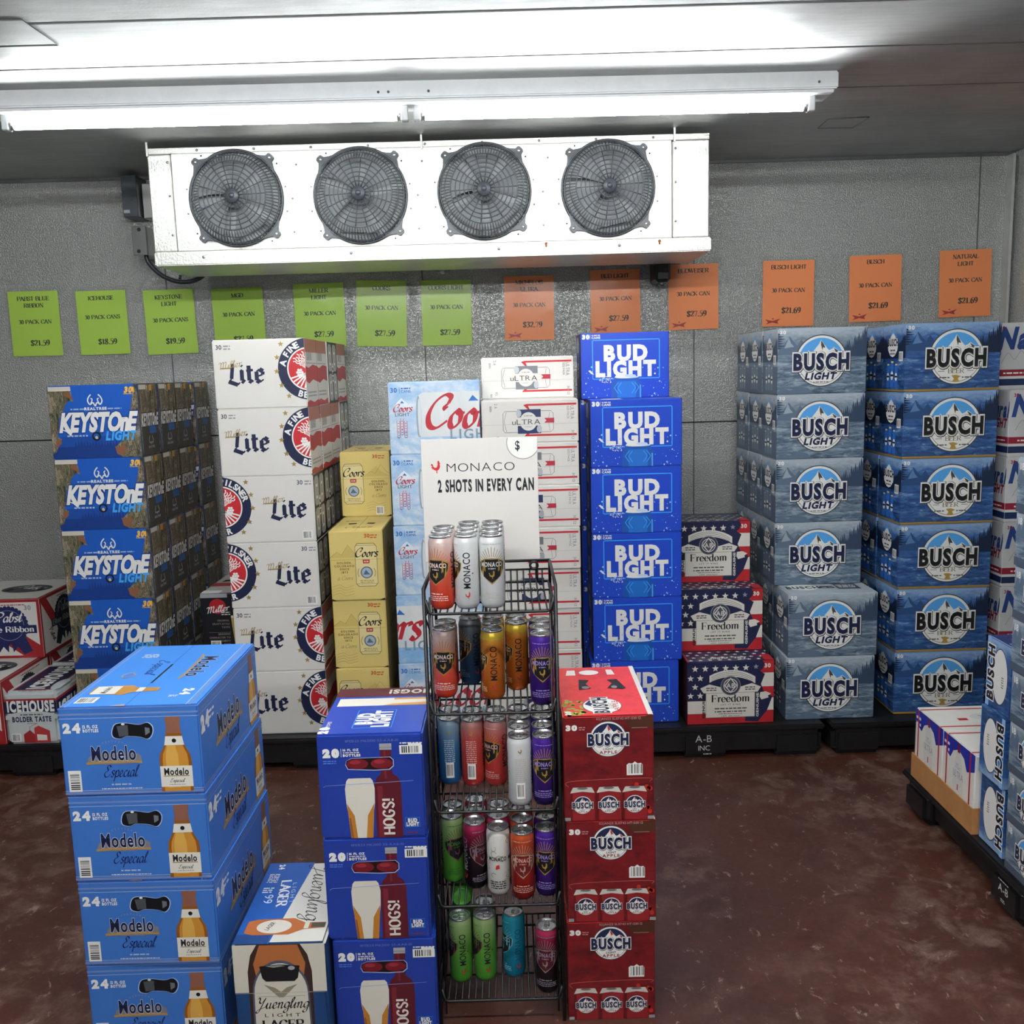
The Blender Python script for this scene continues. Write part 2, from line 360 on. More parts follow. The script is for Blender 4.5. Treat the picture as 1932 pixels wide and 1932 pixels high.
def spline(pts, k=5):
    out = []; n = len(pts)
    for i in range(n - 1):
        p0 = pts[max(i - 1, 0)]; p1 = pts[i]; p2 = pts[i + 1]; p3 = pts[min(i + 2, n - 1)]
        if i == 0 and pts[0] == pts[-1]: p0 = pts[-2]
        if i == n - 2 and pts[0] == pts[-1]: p3 = pts[1]
        for j in range(k):
            t = j / k; t2, t3 = t * t, t * t * t
            out.append(tuple(.5 * (2 * p1[a] + (p2[a] - p0[a]) * t + (2 * p0[a] - 5 * p1[a] + 4 * p2[a] - p3[a]) * t2 + (3 * p1[a] - p0[a] - 3 * p2[a] + p3[a]) * t3) for a in (0, 1)))
    out.append(pts[-1]); return out
def ribbon(pts, hw):
    """quads along a polyline; hw(dx,dy) gives the half width"""
    L, R = [], []; n = len(pts)
    for i, p in enumerate(pts):
        a, b = pts[max(i - 1, 0)], pts[min(i + 1, n - 1)]
        dx, dy = b[0] - a[0], b[1] - a[1]; d = math.hypot(dx, dy) or 1
        h = hw(dx / d, dy / d); L.append((p[0] - dy / d * h, p[1] + dx / d * h)); R.append((p[0] + dy / d * h, p[1] - dx / d * h))
    return [[R[i], R[i + 1], L[i + 1], L[i]] for i in range(n - 1)]
_P = {}
def pen2d(s, font, wd, nib, thin, foot):
    k = (s, id(font), wd, nib, thin, foot)
    if k in _P: return _P[k]
    x0 = 0; polys = []; cn, sn = cos(nib), sin(nib)
    hw = lambda dx, dy: max(thin, wd * abs(cn * dy - sn * dx)) / 2
    thn = lambda dx, dy: thin / 2
    for ch in s:
        g = font.get(ch) or font.get(ch.lower()) or font[' ']
        wdt, _, rest = g.partition('|')
        for st in rest.split('|'):
            if not st: continue
            md = st[0] if st[0] in '~-=' else ''
            pts = [tuple(float(q) for q in pr.split(',')) for pr in st[len(md):].split()]
            src = pts
            if md == '~': pts = spline(pts)
            pts = [(x0 + a, b) for a, b in pts]
            polys += ribbon(pts, thn if md == '-' else hw)
            if foot and md == '':
                for a, b in src:
                    if b in (0., 10.) or (b == 6.5 and False):
                        y = b + (thin / 2 if b == 0 else -thin / 2)
                        polys.append([(x0 + a - foot, y - thin / 2), (x0 + a + foot, y - thin / 2), (x0 + a + foot, y + thin / 2), (x0 + a - foot, y + thin / 2)])
        x0 += float(wdt)
    _P[k] = ([[(a / 10, b / 10) for a, b in p] for p in polys], x0 / 10)
    return _P[k]


def clip(poly, x0, y0, x1, y1):
    for ax, lim, sg in ((0, x0, 1), (0, x1, -1), (1, y0, 1), (1, y1, -1)):
        if not poly: return poly
        if all((p[ax] - lim) * sg >= 0 for p in poly): continue
        out = []
        for i, p in enumerate(poly):
            q = poly[i - 1]
            a, b = (q[ax] - lim) * sg, (p[ax] - lim) * sg
            if (a < 0) != (b < 0):
                t = a / (a - b); out.append((q[0] + (p[0] - q[0]) * t, q[1] + (p[1] - q[1]) * t))
            if b >= 0: out.append(p)
        poly = out
    return poly


class Art:
    """print on one face; coordinates run 0..w across and 0..1 up (unit = face height)"""
    def __init__(s, mb, O, U, V, N, w, h, cyl=None, step=.00002, unit=None):
        s.mb, s.O, s.U, s.V, s.N, s.h, s.w, s.cyl = mb, Vector(O), Vector(U), Vector(V), Vector(N), unit or h, w / (unit or h), cyl
        s.top = h / s.h; s.k = 0; s.step = step
        s.clip = (.004, .004, s.w - .004, s.top - .004); s.keep = False
    def P(s, p, e=0.0):
        off = .0002 + s.step * s.k + e
        if s.cyl:
            th = p[0] * s.h / s.cyl; r = s.cyl + off
            return Vector((r * sin(th), -r * cos(th), s.O.z + p[1] * s.h))
        return s.O + s.U * (p[0] * s.h) + s.V * (p[1] * s.h) + s.N * off
    def put(self, polys, m, same=False):
        if not same: self.k += 1
        for n_, p in enumerate(polys):
            e = (n_ % 9) * 1.6e-6
            if self.cyl:
                lo, hi = min(q[0] for q in p), max(q[0] for q in p); i = math.floor(lo / .04)
                while i * .04 < hi:
                    c_ = clip(p, i * .04, -9, (i + 1) * .04, 9); i += 1
                    if len(c_) > 2: self.mb.add([self.P(q, e) for q in c_], [list(range(len(c_)))], m)
            else:
                c_ = clip(p, *self.clip)
                if len(c_) > 2: self.mb.add([self.P(q, e) for q in c_], [list(range(len(c_)))], m)
    def poly(s, pts, m, same=False): s.put([pts], m, same)
    def rect(s, x0, y0, x1, y1, m, same=False): s.put([[(x0, y0), (x1, y0), (x1, y1), (x0, y1)]], m, same)
    def ell(s, cx, cy, rx, ry, m, n=32, a0=0, a1=360, rot=0, same=False):
        A = [math.radians(a0 + (a1 - a0) * i / n) for i in range(n + (a1 - a0 < 360))]
        c, q = cos(math.radians(rot)), sin(math.radians(rot))
        s.put([[(cx + rx * cos(a) * c - ry * sin(a) * q, cy + rx * cos(a) * q + ry * sin(a) * c) for a in A]], m, same)
    def ring(s, cx, cy, r0, r1, m, n=40, a0=0, a1=360, ky=1.0):
        A = [math.radians(a0 + (a1 - a0) * i / n) for i in range(n + 1)]
        s.put([[(cx + r0 * cos(A[i]), cy + ky * r0 * sin(A[i])), (cx + r1 * cos(A[i]), cy + ky * r1 * sin(A[i])), (cx + r1 * cos(A[i + 1]), cy + ky * r1 * sin(A[i + 1])), (cx + r0 * cos(A[i + 1]), cy + ky * r0 * sin(A[i + 1]))] for i in range(n)], m)
    def line(s, pts, wd, m, smooth=False, closed=False, same=False):
        if smooth: pts = spline(pts)
        if closed: pts = list(pts) + [pts[0]]
        s.put(ribbon(pts, lambda dx, dy: wd / 2), m, same)
    def _xf(s, polys, x, y, h, sx, shear, rot, align, width, ymid):
        ax = {'l': 0, 'c': -width / 2, 'r': -width}[align]; c, q = cos(math.radians(rot)), sin(math.radians(rot)); out = []
        for p in polys:
            o = []
            for a, b in p:
                a = (a + ax) * sx + b * shear; b = b - ymid; a *= h; b *= h
                o.append((x + a * c - b * q, y + a * q + b * c))
            out.append(o)
        return out
    def text(s, t, x, y, h, m, bold=0.0, sx=1.0, shear=0.0, rot=0, align='c', fit=None, space=1.0, mid=False, same=False, tb=None):
        polys, w0 = text2d(t, bold, space, tb)
        if fit: sx = fit / h / w0
        s.put(s._xf(polys, x, y, h, sx, shear, rot, align, w0, .5 if mid else 0), m, same)
    def pen(s, t, x, y, h, m, font=SERIF, wd=1.7, nib=10, thin=.5, foot=1.5, sx=1.0, shear=0.0, rot=0, align='c', fit=None, mid=False, same=False):
        polys, w0 = pen2d(t, font, wd, math.radians(nib), thin, foot)
        if fit: sx = fit / h / w0
        s.put(s._xf(polys, x, y, h, sx, shear, rot, align, w0, .5 if mid else 0), m, same)
    def script(s, t, x, y, h, m, wd=1.3, thin=.45, nib=35, shear=.25, **k): s.pen(t, x, y, h, m, SCRIPT, wd, nib, thin, 0, shear=shear, **k)
    def arc(s, t, cx, cy, r, h, m, a0, da, bold=.02, inward=False, sx=1.0):
        """letters round a circle, first at angle a0, turning by da each"""
        s.k += 1
        for i, ch in enumerate(t):
            if ch == ' ': continue
            a = math.radians(a0 + da * i); rr = r
            s.text(ch, cx + rr * cos(a), cy + rr * sin(a), h, m, bold, sx, rot=math.degrees(a) + (90 if inward else -90), mid=True, same=True)
    def star(s, cx, cy, r, m, n=5, k=.42, rot=90, same=False):
        c = []
        for i in range(2 * n):
            a = math.radians(rot + 180 / n * i); q = r if i % 2 == 0 else r * k; c.append((cx + q * cos(a), cy + q * sin(a)))
        s.put([[(cx, cy), c[i], c[(i + 1) % (2 * n)]] for i in range(2 * n)], m, same)
    def bars(s, x0, y0, x1, y1, vert=True, frame=WHT):
        s.rect(x0, y0, x1, y1, frame); s.k += 1; rnd = random.Random(5); a = x0 + (x1 - x0) * .1
        b0, b1 = y0 + (y1 - y0) * .14, y1 - (y1 - y0) * .12
        if not vert: a = y0 + (y1 - y0) * .1
        lim = (x1 - (x1 - x0) * .12) if vert else (y1 - (y1 - y0) * .12); un = (lim - a) / 26
        while a < lim:
            q = un * rnd.choice((.7, 1, 1.8))
            if vert: s.rect(a, b0, min(a + q, lim), b1, INK, True)
            else: s.rect(x0 + (x1 - x0) * .14, a, x1 - (x1 - x0) * .14, min(a + q, lim), INK, True)
            a += q + un * rnd.choice((.7, 1.2, 2))
    def fine(s, x, y, wd, h, m, n=1, gap=1.7, seed=1):
        """rows of print too small to read: short word-length dashes"""
        s.k += 1; rnd = random.Random(seed)
        for j in range(n):
            a = x - wd / 2 + (0 if n == 1 else rnd.random() * wd * .06); e = x + wd / 2
            while a < e:
                q = h * rnd.uniform(.8, 3.2); s.rect(a, y - j * h * gap, min(a + q, e), y - j * h * gap + h * .75, m, True); a += q + h * .55
    def lathe2d(s, prof, cx, y0, k, m, rot=None, same=False):
        """silhouette: list of (halfwidth, height)"""
        pts = [(cx + a * k, y0 + b * k) for a, b in prof] + [(cx - a * k, y0 + b * k) for a, b in prof[::-1]]
        if rot is not None:
            c, q = cos(math.radians(rot)), sin(math.radians(rot)); pts = [(cx + (a - cx) * c - (b - y0) * q, y0 + (a - cx) * q + (b - y0) * c) for a, b in pts]
        s.put([[pts[i], pts[i + 1], pts[-2 - i], pts[-1 - i]] for i in range(len(prof) - 1)], m, same)


FACES = {'F': ((-1, 0, 0), (1, 0, 0), (0, -1, 0)), 'R': ((1, 0, 0), (0, 1, 0), (1, 0, 0)), 'L': ((-1, 1, 0), (0, -1, 0), (-1, 0, 0)), 'B': ((1, 1, 0), (-1, 0, 0), (0, 1, 0))}
class Carton:
    """a box W wide, D deep, H high whose origin is the middle of its front foot edge"""
    def __init__(s, W, D, H, base, faces=None, chamfer=.0035, name='beer_carton'):
        s.W, s.D, s.H, s.mb, s.name = W, D, H, MB(), name
        s.mb.box(-W / 2, W / 2, 0, D, 0, H, base, chamfer, 2, faces)
        s.holes = []
    def art(s, f, mb=None):
        W, D, H = s.W, s.D, s.H; mb = mb or s.mb
        if f == 'T': return Art(mb, (-W / 2, 0, H), (1, 0, 0), (0, 1, 0), (0, 0, 1), W, D, unit=H)
        o, u, n = FACES[f]
        return Art(mb, (o[0] * W / 2, o[1] * D, 0), u, (0, 0, 1), n, W if f in 'FB' else D, H)
    def build(s):
        o = s.mb.build(s.name)
        for nm, mb in s.holes: mb.build(nm, o)['label'] = 'dark cut-out hand hole'
        return o
    def hole(s, f, name='hand_hole', k=30):
        """hand hole: an opening shown by a child mesh on face f"""
        mb = MB(); s.holes.append((name, mb)); a = s.art(f, mb); a.k = k; return a

# ------------------------------------------------------------------ room
def slab(name, x0, x1, y0, y1, z0, z1, m):
    b = MB(); b.box(x0, x1, y0, y1, z0, z1, m); return tag(b.build(name), kind='structure')
slab('floor', -3.6, WALLX + .1, -2.7, WALLY + .1, -.1, 0, FLOORM)
slab('ceiling', -3.6, WALLX + .1, -2.7, WALLY + .1, CEIL, CEIL + .1, CEILM)
slab('wall_back', -3.6, WALLX + .1, WALLY, WALLY + .1, 0, CEIL, WALL)
slab('wall_right', WALLX, WALLX + .1, -2.7, WALLY, 0, CEIL, WALL)
slab('wall_left', -3.6, -3.5, -2.7, WALLY, 0, CEIL, WALL)
slab('wall_front', -3.5, WALLX, -2.7, -2.6, 0, CEIL, WALL)
SEAM = mat('#2b2c2c', .7)
SEAM2 = mat('#5c5e5d', .6)
tn = 0
for px in ((322, 640), (803, 680), (1309, 700), (1846, 400)):
    x = at(px[0], px[1], WALLY).x; tn += 1
    slab('trim_%d' % tn, x - .0025, x + .0025, WALLY - .0015, WALLY, 0, CEIL, SEAM2)
zs = at(1290, 797, WALLY).z; tn += 1
slab('trim_%d' % tn, -3.5, WALLX, WALLY - .0015, WALLY, zs - .003, zs + .003, SEAM)
for py in (20, 106, 182):
    y = atz(966, py, CEIL).y; tn += 1
    slab('trim_%d' % tn, -3.5, WALLX, y - .003, y + .003, CEIL - .0012, CEIL, SEAM2)
tn += 1
slab('trim_%d' % tn, -3.5, WALLX, WALLY - .012, WALLY, CEIL - .012, CEIL, m_metal('dull_trim', '#6e706f', '#868885', .5, .6))
xc = at(1898, 400, WALLY).x
tn += 1
slab('trim_%d' % tn, xc - .006, xc + .006, WALLY - .05, WALLY, 0, CEIL - .012, m_metal('corner_trim', '#b9bab7', '#d2d3cf', .4, .5))

def plate(name, corners, label):
    b = MB(); vs = [Vector((c.x, c.y, CEIL - .0015)) for c in corners]; n = len(vs)
    ce = sum(vs, Vector()) / n
    b.add(vs, [list(range(n))], CEILM)
    for i in range(n):
        b.tube([vs[i], vs[(i + 1) % n]], .0016, SEAM2, 4)
    return tag(b.build(name), label, 'patch')
plate('ceiling_patch', [atz(-60, 38, CEIL), atz(42, 36, CEIL), atz(110, 84, CEIL), atz(-40, 88, CEIL)], 'square metal patch on the ceiling above the left end of the lamp')
plate('ceiling_patch', [atz(1543, 241, CEIL), atz(1609, 240, CEIL), atz(1640, 220, CEIL), atz(1563, 224, CEIL)], 'small outlined metal patch on the ceiling right of the lamp')


# ------------------------------------------------------------------ strip lamps
def glow(k):
    m = bpy.data.materials.new('lit_tube'); m.use_nodes = True; n = m.node_tree.nodes
    n.remove(n['Principled BSDF']); e = n.new('ShaderNodeEmission')
    e.inputs[0].default_value = (.93, .97, 1, 1); e.inputs[1].default_value = k
    m.node_tree.links.new(e.outputs[0], n['Material Output'].inputs[0]); return m
def strip_lamp(p0, p1, k, label, gap=.062, ends=.075):
    """two tubes end to end between p0 and p1 under a white channel"""
    d = (p1 - p0); L = d.length; ang = math.atan2(d.y, d.x); mid = (p0 + p1) / 2
    root = empty('strip_lamp', (mid.x, mid.y, CEIL)); root.rotation_euler.z = ang
    tag(root, label, 'lamp')
    zt = mid.z - CEIL; hx = L / 2 + ends; em = glow(k)
    h = MB(); h.box(-hx, hx, -.065, .065, -.05, 0, ENAMEL, .004, 2); h.box(-hx + .01, hx - .01, -.052, .052, -.058, -.05, ENAMEL)
    for x in (-hx + .06, -.09, -.06, .06, hx - .06): h.lathe([(.004, .0), (.004, .002), (0, .002)], SEAM2, 8, Matrix.Translation((x, -.066, -.032)) @ Matrix.Rotation(PI / 2, 4, 'X'))
    h.build('lamp_housing', root)
    for s in (-1, 1):
        a, c = sorted((s * gap / 2, s * L / 2)); t = MB()
        t.tube([(a, 0, zt), (c, 0, zt)], .0135, em, 16); tb = t.build('lamp_tube', root); tb['label'] = 'glowing white tube'
        for x0, x1 in ((a - .001, a + .012), (c - .012, c + .001)):
            e = MB(); e.tube([(x0, 0, zt), (x1, 0, zt)], .0142, ALU, 16); e.build('tube_cap', tb)
        for x in (a, c):
            g = -1 if x == a else 1
            f = MB(); f.box(min(x, x + g * .022), max(x, x + g * .022), -.016, .016, zt - .016, -.05, ENAMEL, .003); f.build('lamp_holder', root)
    return root
zt = CEIL - .085
strip_lamp(atz(20, 237, zt), atz(1522, 201, zt), TUBE_FRONT, 'white strip lamp with two glowing tubes hanging along the ceiling')
strip_lamp(Vector((-1.5, 1.1, zt)), Vector((1.05, 1.1, zt)), TUBE_FILL, 'unseen white strip lamp, added as fill, on the ceiling above the viewer')  # added out of view; this and the next stand in for other room lights
strip_lamp(Vector((-1.6, -1.0, zt)), Vector((.95, -1.0, zt)), TUBE_FILL * .8, 'unseen white strip lamp, added as fill, on the ceiling at the far end behind the viewer')

# ------------------------------------------------------------------ evaporator with four fans
EY = 3.62
eL, eR = at(284, 380, EY).x, at(1338, 350, EY).x
ezt, ezb = at(800, 266, EY).z, at(800, 462, EY).z
cl, cr = at(328, 380, EY).x, at(1268, 350, EY).x
ev = tag(empty('evaporator_cooler', ((eL + eR) / 2, EY, ezb)), 'long embossed aluminium evaporator with four round fan guards below the ceiling', 'cooling unit')
ex = (eL + eR) / 2
b = MB(); b.box(cl - ex, cr - ex, 0, .4, .0, ezt - ezb, COOLSKIN, .003)
b.box(eL - ex, eR - ex, -.004, .002, ezt - ezb - .022, ezt - ezb, COOLSKIN, .0015)
fans = [(447, 375), (681, 370), (914, 362), (1147, 356)]
scr = mat('#8a8a84', .4, .6); hol = mat('#2a2624', .8)
def disc(mb, x, z, r, m, y=-.0005): mb.lathe([(r, 0), (r * .9, .0016), (0, .002)], m, 8, Matrix.Translation((x, y, z)) @ Matrix.Rotation(PI / 2, 4, 'X'))
for fx, fy in fans:
    c = at(fx, fy, EY); x, z = c.x - ex, c.z - ezb
    for a, r in ((12, 1.06), (168, 1.06), (-15, 1.08), (195, 1.08)): disc(b, x + .176 * r * cos(math.radians(a)), z + .176 * r * sin(math.radians(a)), .004, scr)
    for a in (38, 128, 218, 308): disc(b, x + .197 * cos(math.radians(a)), z + .197 * sin(math.radians(a)), .0032, hol)
for x in (-.51, -.045, .42):
    for z in (.06, .18, .3): disc(b, x + (.02 if z > .2 else 0), z, .004, scr)
for i in range(9): disc(b, cl - ex + .1 + i * .21, ezt - ezb - .011, .005, scr, -.0045)
b.build('front_panel', ev)
for x0, x1 in ((eL, cl - .002), (cr + .002, eR)):
    b = MB(); b.box(x0 - ex, x1 - ex, -.002, .4, .0, ezt - ezb - .022, COOLSKIN, .004)
    for z in (.06, .2, .32): disc(b, ((x1 if x0 == eL else x0) - ex) + (-.01 if x0 == eL else .01), z, .005, scr, -.003)
    b.build('end_cap', ev)
b = MB(); pz = -.052
b.box(eL - ex + .003, eR - ex + .005, -.016, .39, pz, -.002, COOLSKIN, .004, 2)
for x in (-.85, -.3, .25, .7): disc(b, x, pz + .028, .006, scr, -.017)
rust = mat('#7a4524', .9)
for px, py in ((1030, 461), (1244, 456)):
    c = at(px, py, EY - .017); b.add([(c.x - ex + dx, -.0175, c.z - ezb + dz) for dx, dz in ((-.006, .004), (.002, .009), (.007, .004), (.004, -.004), (.005, -.01), (-.002, -.01), (-.003, -.002))], [[0, 6, 5, 4, 3, 2, 1]], rust)
b.build('drain_pan', ev)
for px in (277, 795, 1272):
    b = MB(); x = at(px, 262, EY).x - ex; b.box(x - .004, x + .004, -.012, -.004, ezt - ezb - .03, CEIL - ezb, ALU, .001); b.build('hanger_bolt', ev)

GU = m_plastic('grey_guard_plastic', '#2b2f33', '#383c40', .4)
BLD = m_metal('fan_blade_metal', '#6c6f6f', '#7a7d7d', .85, 0.0)
def make_fan():
    R = .175; hgt = .064
    prof = lambda r: hgt * (1 if r < .62 else max(0, 1 - ((r - .62) / .36) ** 2.2) if r < .98 else 0)
    pt = lambda r, a: Vector((R * r * cos(a), -prof(r) - .004, R * r * sin(a)))
    g = MB()
    g.lathe([(R * .955, .0), (R * .955, .012), (R * 1.0, .012), (R * 1.0, 0)], GU, 56, Matrix.Rotation(PI / 2, 4, 'X'))
    for r in (.24, .33, .42, .51, .60, .70, .83, .93):
        n = 40; g.tube([pt(r, 2 * PI * i / n) for i in range(n)], .0021 if r < .9 else .003, GU, 4, True)
    for i in range(18):
        a = 2 * PI * i / 18 + .05; g.tube([pt(.14, a), pt(.45, a), pt(.72, a)], .0019, GU, 4)
    for i in range(84):
        a = 2 * PI * i / 84; g.tube([pt(.70, a), pt(.8, a), pt(.9, a), pt(.975, a)], .0017, GU, 4)
    for a in (47, 137, 227, 317):
        a = math.radians(a); q = []
        ux, uz = cos(a), sin(a)
        for rad, w_ in ((.93, .30), (1.02, .16), (1.08, .085), (1.15, .075), (1.175, .04)): q.append((rad, w_))
        out = [(R * (r * ux - w_ * uz), R * (r * uz + w_ * ux)) for r, w_ in q] + [(R * (r * ux + w_ * uz), R * (r * uz - w_ * ux)) for r, w_ in q[::-1]]
        g.prism(out, -.012, -.001, GU)
        disc(g, R * 1.1 * ux, R * 1.1 * uz, .006, ALU, -.0125)
    f = empty('fan', (0, 0, 0)); g.build('fan_guard', f)
    h = MB(); h.lathe([(0, hgt + .008), (R * .13, hgt + .006), (R * .155, hgt + .001), (R * .155, hgt - .004)], GU, 24, Matrix.Rotation(PI / 2, 4, 'X'))
    h.lathe([(0, hgt + .0115), (R * .05, hgt + .011), (R * .06, hgt + .007)], GU, 16, Matrix.Rotation(PI / 2, 4, 'X')); h.build('guard_hub', f)
    k = MB(); k.lathe([(0, .003), (R * .95, .003)], mat('#8b8e8d', .8), 48, Matrix.Rotation(PI / 2, 4, 'X'))
    for i in range(5):
        vs = []
        for j in range(7):
            r = .2 + .7 * j / 6
            for t_ in (-1, 1):
                a = 2 * PI * i / 5 + .12 * j / 6 + t_ * (.36 + .2 * j / 6); vs.append((R * r * cos(a), -.022 - t_ * .013, R * r * sin(a)))
        k.add(vs, [[2 * j, 2 * j + 1, 2 * j + 3, 2 * j + 2] for j in range(6)], BLD, True)
    k.lathe([(R * .22, .005), (R * .22, .04), (0, .042)], BLD, 20, Matrix.Rotation(PI / 2, 4, 'X')); k.build('fan_blades', f)
    return f
fan0 = make_fan()
for i, (fx, fy) in enumerate(fans):
    f = fan0 if i == 0 else copy_tree(fan0, ev)
    c = at(fx, fy, EY); f.parent = ev; f.location = (c.x - ex, -.0005, c.z - ezb)
    for ch in children_of(f):
        if ch.name.startswith('fan_blades'): ch.rotation_euler.y = .5 * i

# ------------------------------------------------------------------ fittings round the cooler
def pbox(px0, py0, px1, py1, Y, dep, m, mb=None, c=.003):
    a, d = at(px0, py0, Y), at(px1, py1, Y); mb = mb or MB(); mb.box(min(a.x, d.x), max(a.x, d.x), Y, Y + dep, min(a.z, d.z), max(a.z, d.z), m, c); return mb
GREYP = m_plastic('grey_box_plastic', '#3f4347', '#52565a', .4)
b = pbox(226, 330, 262, 409, 4.08, .12, GREYP); pbox(233, 396, 245, 402, 4.077, .01, mat('#a3a7a8'), b, .001)
tag(b.build('control_box'), 'dark grey control box on the wall left of the evaporator', 'box')
b = pbox(266, 346, 289, 412, 4.12, .08, ALU); tag(b.build('pipe_cover'), 'pale metal pipe cover on the wall between control box and evaporator', 'cover')
jb = pbox(249, 428, 281, 480, 4.02, .18, ALU, c=.002)
jo = tag(jb.build('junction_box'), 'silver junction box with two screws below the dark control box', 'box')
b = pbox(247, 427, 279, 481, 4.012, .008, m_metal('steel_plate', '#a0a1a0', '#bfc0be', .25, .9), c=.002)
for py in (433, 474):
    c = at(262, py, 4.012); b.lathe([(.008, 0), (.006, .004), (0, .004)], SEAM, 10, Matrix.Translation(c) @ Matrix.Rotation(PI / 2, 4, 'X'))
b.build('cover_plate', jo)
CND = m_plastic('black_conduit', '#24282b', '#33383b', .35)
b = MB(); pts = [at(x, y, 4.05) for x, y in ((276, 480), (277, 488), (284, 500), (300, 516), (320, 527), (340, 532), (360, 531), (378, 524), (390, 511), (394, 499), (396, 480))]
b.tube([Vector(q) for q in spline([(p.x, p.z) for p in pts], 3)] if False else [Vector((x, 4.05, z)) for x, z in spline([(p.x, p.z) for p in pts], 4)], .0095, CND, 10)
b.tube([at(340, 534, 4.05) + Vector((0, 0, .015)), at(340, 519, 4.05)], .006, CND, 8)
tag(b.build('conduit'), 'black flexible conduit looping from the junction box under the evaporator', 'conduit')
b = MB(); b.tube([Vector((x, 4.08, z)) for x, z in spline([(p.x, p.z) for p in [at(x, y, 4.08) for x, y in ((332, 505), (345, 509), (370, 508), (395, 510), (412, 506), (425, 496))]], 4)], .0035, CND, 6)
tag(b.build('cable'), 'thin black cable sagging behind the conduit loop', 'cable')
b = MB(); a = at(312, 497, 4.0); b.box(a.x, a.x + .07, 4.0, 4.15, a.z - .012, a.z - .004, ALU, .002); b.box(a.x + .05, a.x + .075, 4.03, 4.09, a.z - .03, a.z - .012, GREYP, .003)
tag(b.build('drain_bracket'), 'small metal bracket under the left end of the evaporator', 'bracket')
b = pbox(1236, 478, 1266, 531, 4.03, .16, m_plastic('black_cover', '#111315', '#1c1f21', .35), c=.012); c = at(1250, 535, 4.05)
b.box(c.x - .012, c.x + .008, 4.05, 4.1, c.z - .008, c.z + .012, CND, .004)
tag(b.build('cable_cover'), 'black plastic cover hanging below the right end of the evaporator', 'cover')
b = MB(); b.tube([at(830, 498, 4.19), at(835, 514, 4.1)], .009, ENAMEL, 12)
tag(b.build('drain_stub'), 'short white pipe stub poking from the wall under the evaporator', 'pipe')


# ------------------------------------------------------------------ pallets
PT = .125
def pallet(x0, x1, y0, y1, label, notes=()):
    cx = (x0 + x1) / 2; root = tag(empty('pallet', (cx, y0, 0)), label, 'pallet', 'black plastic pallets')
    hw, D = (x1 - x0) / 2, y1 - y0
    b = MB(); b.box(-hw, hw, 0, D, PT - .022, PT - .001, BLACKP, .006, 2)
    for y in (.012, D - .03): b.box(-hw + .02, hw - .02, y, y + .018, .028, PT - .02, BLACKP, .003)
    for x in (-hw + .034, hw - .052): b.box(x, x + .018, .03, D - .03, .028, PT - .02, BLACKP, .003)
    for i in range(7): y = .08 + i * (D - .2) / 6; b.box(-hw + .03, hw - .03, y, y + .05, PT - .045, PT - .02, BLACKP)
    b.build('deck', root)
    for ix, x in enumerate((-hw + .1, 0, hw - .1)):
        for iy, y in enumerate((.085, D / 2, D - .085)):
            f = MB(); f.box(x - .095, x + .095, y - .08, y + .08, 0, PT - .02, BLACKP, .022, 3)
            for bx, by, fn in notes:
                if (bx, by) == (ix, iy): fn(f, x, y)
            f.build('pallet_foot', root)
    return root
GRY = mat('#c9c9c4')
def ab_front(f, x, y):
    a = Art(f, (x - .08, y - .08, .0), (1, 0, 0), (0, 0, 1), (0, -1, 0), .16, .1); a.k = 2
    a.text('A-B', .72, .66, .26, GRY, 0); a.text('INC', .74, .34, .19, GRY, 0); a.fine(.86, .19, .3, .045, GRY)
def ab_left(f, x, y):
    a = Art(f, (x - .095, y + .08, .0), (0, -1, 0), (0, 0, 1), (-1, 0, 0), .16, .1); a.k = 2
    a.text('A-B', .8, .56, .2, GRY, .01); a.fine(.8, .85, .5, .04, GRY); a.fine(.8, .36, .2, .03, GRY, 2)
PALLETS = [(-2.3, -1.25), (-1.23, -.27), (-.25, .23), (.25, 1.115), (1.14, 2.19)]
pallet(*PALLETS[0], 3.25, 4.15, 'black plastic pallet in the left corner under the camouflage cartons')
pallet(*PALLETS[1], 3.25, 4.15, 'black plastic pallet under the white cartons with red wheels')
pallet(*PALLETS[2], 3.25, 4.15, 'black plastic pallet under the slim white cartons, behind the wire rack')
pallet(*PALLETS[3], 3.25, 4.15, 'black plastic pallet with white letters on its front foot', [(1, 0, ab_front)])
pallet(*PALLETS[4], 3.25, 4.15, 'black plastic pallet under the deep blue mountain cartons')
pallet(1.232, 2.19, 1.62, 2.86, 'black plastic pallet along the right side with open floor beside it', [(0, 1, ab_left)])

# ------------------------------------------------------------------ price signs on the back wall
def m_sleeve():
    m = bpy.data.materials.new('clear_film'); m.use_nodes = True; n = m.node_tree.nodes; l = m.node_tree.links
    n.remove(n['Principled BSDF']); t = n.new('ShaderNodeBsdfTransparent'); g = n.new('ShaderNodeBsdfGlossy'); d = n.new('ShaderNodeBsdfDiffuse'); x = n.new('ShaderNodeMixShader'); y = n.new('ShaderNodeMixShader')
    t.inputs[0].default_value = (.96, .97, .96, 1); g.inputs['Roughness'].default_value = .16; x.inputs[0].default_value = .018; y.inputs[0].default_value = .04
    l.new(t.outputs[0], x.inputs[1]); l.new(g.outputs[0], x.inputs[2]); l.new(x.outputs[0], y.inputs[1]); l.new(d.outputs[0], y.inputs[2]); l.new(y.outputs[0], n['Material Output'].inputs[0]); return m
FILM = m_sleeve(); GREEN = m_card('#b3d649', .55, .03); ORANGE = m_card('#fc9150', .55, .03); SERI = mat('#20251a', .6); BOWR = mat('#b01c22')
